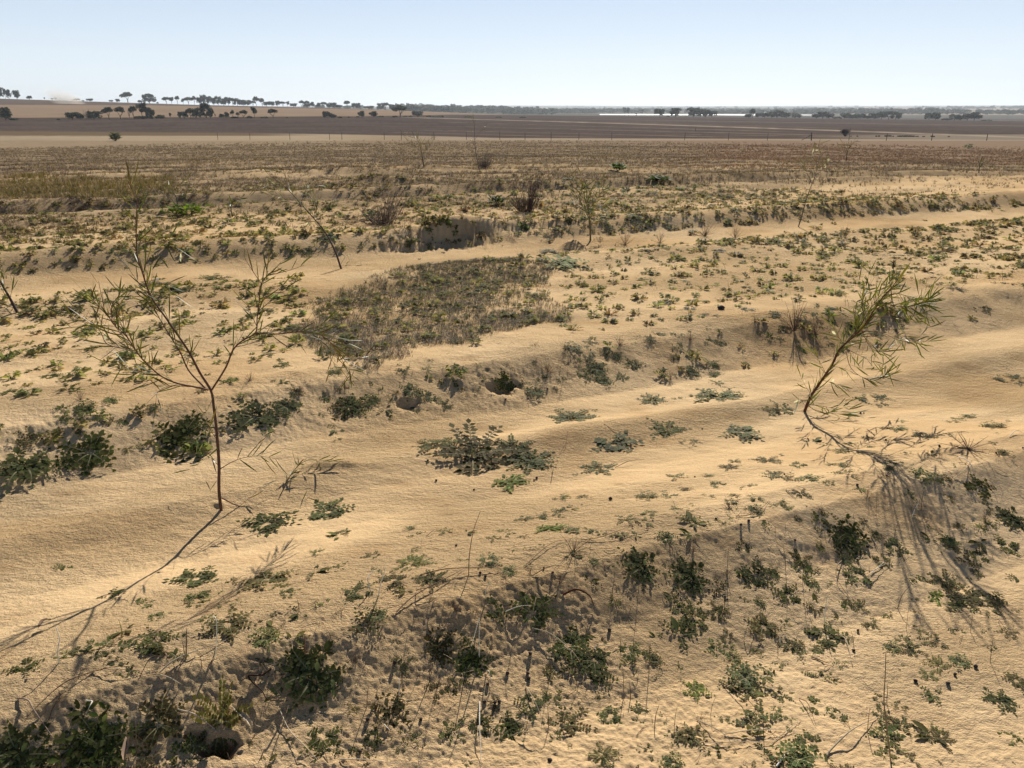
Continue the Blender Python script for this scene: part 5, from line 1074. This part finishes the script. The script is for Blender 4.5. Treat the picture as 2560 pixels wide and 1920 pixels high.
# ------------------------------------------------------------------ far woodland too dense to count
def tmpl(kind, seed, nf):
    r = np.random.default_rng(seed); mb = MB(); cl = [(.42 * q * math.cos(a), .42 * q * math.sin(a), z, .18, .16) for a, q, z in zip(r.uniform(0, 6.28, 12), np.sqrt(r.uniform(0, 1, 12)), r.uniform(.15, .85, 12))]
    crown(mb, r, cl, TC, nf, .085); return mb.arrays()
WT = [tmpl('w', i, 22) for i in range(4)]
XX = []; SS = []; HH = []
def belt(x0, x1, d0, d1, n, h0, h1, wk=1.4):
    a = np.arctan((rng.uniform(x0, x1, n) - 512) / 817.4); d = rng.uniform(d0, d1, n)
    XX.append(np.stack([d * np.sin(a), d * np.cos(a)], -1)); h = rng.uniform(h0, h1, n); HH.append(h); SS.append(h * wk * rng.uniform(.8, 1.5, n))
belt(395, 470, 1050, 1300, 60, 5, 9); belt(405, 600, 1150, 1500, 220, 5, 9); belt(400, 540, 1450, 1500, 90, 8, 13); belt(520, 640, 1500, 1900, 150, 5, 9)
belt(640, 1030, 1400, 1500, 90, 4, 8); belt(600, 900, 1700, 2500, 260, 5, 9); belt(440, 1030, 2600, 3600, 170, 4, 8); belt(560, 1030, 3600, 5200, 130, 4, 9); belt(800, 960, 1450, 1600, 80, 5, 10)
belt(860, 1030, 1500, 1650, 60, 5, 8); belt(920, 1030, 3100, 3300, 50, 6, 12); belt(700, 860, 1450, 1500, 40, 5, 8); belt(300, 450, 1300, 2200, 60, 4, 8); belt(1030, 1150, 1500, 3500, 80, 8, 14); belt(620, 700, 1130, 1148, 26, 1.5, 3)
P2_ = np.concatenate(XX); HHc = np.concatenate(HH); SSc = np.concatenate(SS); zz = H(P2_[:, 0], P2_[:, 1]); lk = (zz > LAKE_Z - .2) | (np.hypot(P2_[:, 0], P2_[:, 1]) > 1400)
P2_, HHc, SSc, zz = P2_[lk], HHc[lk], SSc[lk], np.maximum(zz[lk], LAKE_Z); n = len(P2_)
wd = merged('distant_woodland', WT, rng.integers(0, 4, n), np.stack([P2_[:, 0], P2_[:, 1], zz - .3], -1), rng.uniform(0, 6.28, n), SSc, (1 + rng.normal(0, .12, (n, 1))) * np.ones((1, 3)), M_TREE, None, HHc)
tag(wd, 'far-off belts of dark trees across the plain and low hills', 'woodland', None, 'stuff')

# ------------------------------------------------------------------ fence
fx = [(320 + c * s2, k) for c, k in ((60, 1), (135, 1), (395, 1), (500, 1), (700, 1), (900, 1), (1105, 1), (1260, 1), (1420, 1), (1590, 1), (1793, 1))] + [(664 + c * s2, k) for c, k in ((127, 1), (395, 1), (635, 1), (905, 2), (1135, 1), (1365, 1.2), (1643, 1.5), (1982, 1.6), (2260, 1.4))]
fx = [(250, 1), (218, 1), (290, 1)] + fx; fx.sort(); pyf = [139.8 + (.3 if p > 500 else 0) + (.0012 * (p - 500) if p > 500 else 0) for p, _ in fx]
qx_, qy_, qz_ = at([p for p, _ in fx], pyf); fo = empty('fence', (qx_[0], qy_[0], qz_[0])); tops = []
base = np.array((qx_[0], qy_[0], qz_[0]))
for i, (p, k) in enumerate(fx):
    mb = MB(); q = np.array((qx_[i], qy_[i], qz_[i])) - base; lean = rng.normal(0, .04, 2); h = 1.15 + .1 * (k - 1); mb.tube([q + (0, 0, -.2), q + (lean[0] * .5, 0, h * .5), q + (lean[0], lean[1], h)], .045 * k if k > 1 else .035, (.075, .058, .05), 6); tops.append(q)
    link('post', mb.mesh('post', M_WOOD), fo)
    if k == 2:
        mb = MB(); mb.tube([q + (0, 0, .95), q + (-1.6, .1, .02)], .04, (.075, .058, .05), 5); link('brace', mb.mesh('brace', M_WOOD), fo)
for hh in (.3, .6, .9, 1.1):
    mb = MB(); mb.tube([t + (0, 0, hh) for t in tops], .0025, (.25, .24, .23), 3); link('wire', mb.mesh('wire', M_WOOD), fo)
tag(fo, 'wire fence with uneven thin posts between the dry grass and the brown paddock', 'fence')
o_ = stand('stake', 'short dark stake standing on the paddock edge above the fence, right of centre', 'stake', (695.5, 131.3), [(695.5, 129.2), (695.5, 127.6)], .07, (.06, .045, .04), None, M_WOOD)

# ------------------------------------------------------------------ dust behind a machine on the ridge
m, N, L, P = mat_new('dust'); N.remove(P); pv = N.new('ShaderNodeVolumePrincipled'); pv.inputs['Color'].default_value = (.97, .88, .76, 1)
tc = N.new('ShaderNodeTexCoord'); ln_ = N.new('ShaderNodeVectorMath'); ln_.operation = 'LENGTH'; L.new(tc.outputs['Object'], ln_.inputs[0])
mr = N.new('ShaderNodeMapRange'); mr.inputs[1].default_value = .0; mr.inputs[2].default_value = .9; mr.inputs[3].default_value = .28; mr.inputs[4].default_value = 0; L.new(ln_.outputs['Value'], mr.inputs[0])
nz = N.new('ShaderNodeTexNoise'); nz.inputs['Scale'].default_value = 1.6; nz.inputs['Detail'].default_value = 5; L.new(tc.outputs['Object'], nz.inputs['Vector']); r2 = N.new('ShaderNodeMapRange'); r2.inputs[1].default_value = .35; r2.inputs[2].default_value = .65; L.new(nz.outputs['Fac'], r2.inputs[0])
mm = N.new('ShaderNodeMath'); mm.operation = 'MULTIPLY'; L.new(mr.outputs[0], mm.inputs[0]); L.new(r2.outputs[0], mm.inputs[1]); pv.inputs['Anisotropy'].default_value = .6; L.new(mm.outputs[0], pv.inputs['Density']); L.new(pv.outputs[0], N['Material Output'].inputs['Volume'])
V = []; 
for i in range(13):
    th = math.pi * i / 12
    for j in range(20): ph = 2 * math.pi * j / 20; V.append((math.sin(th) * math.cos(ph), math.sin(th) * math.sin(ph), math.cos(th)))
Q = [(i * 20 + j, (i + 1) * 20 + j, (i + 1) * 20 + (j + 1) % 20, i * 20 + (j + 1) % 20) for i in range(12) for j in range(20)]
D = 700; az = math.atan((68 - 512) / 817.4); x, y = D * math.sin(az), D * math.cos(az); z = float(H(np.array([x]), np.array([y]))[0])
o = link('dust_cloud', mesh_np('dust_cloud', np.array(V), np.array(Q), None, m), None, (x, y, z + 2.2)); o.scale = (21, 9, 8.5); o.rotation_euler = (0, .45, 0)
tag(o, 'pale plume of dust rising over the tan paddock on the left', 'dust', None, 'stuff')

# ------------------------------------------------------------------ haze over the plain
m, N, L, P = mat_new('haze'); N.remove(P); pv = N.new('ShaderNodeVolumePrincipled'); pv.inputs['Color'].default_value = (.80, .88, .98, 1)
pv.inputs['Density'].default_value = 1.5e-4; pv.inputs['Anisotropy'].default_value = .3; L.new(pv.outputs[0], N['Material Output'].inputs['Volume'])
b = 15800; zlo, zhi = -90, 60
zlo = float(min(ground.data.vertices[i].co.z for i in range(0, len(ground.data.vertices), 37))) - 3
V = [(sx * b, sy * b, z) for z in (zlo, zhi) for sy in (-1, 1) for sx in (-1, 1)]
Q = [(0, 2, 3, 1), (4, 5, 7, 6), (0, 1, 5, 4), (2, 6, 7, 3), (0, 4, 6, 2), (1, 3, 7, 5)]
tag(link('haze', mesh_np('haze', np.array(V), np.array(Q), None, m)), 'pale blue haze lying over the distant plain and hills', 'haze', None, 'stuff')
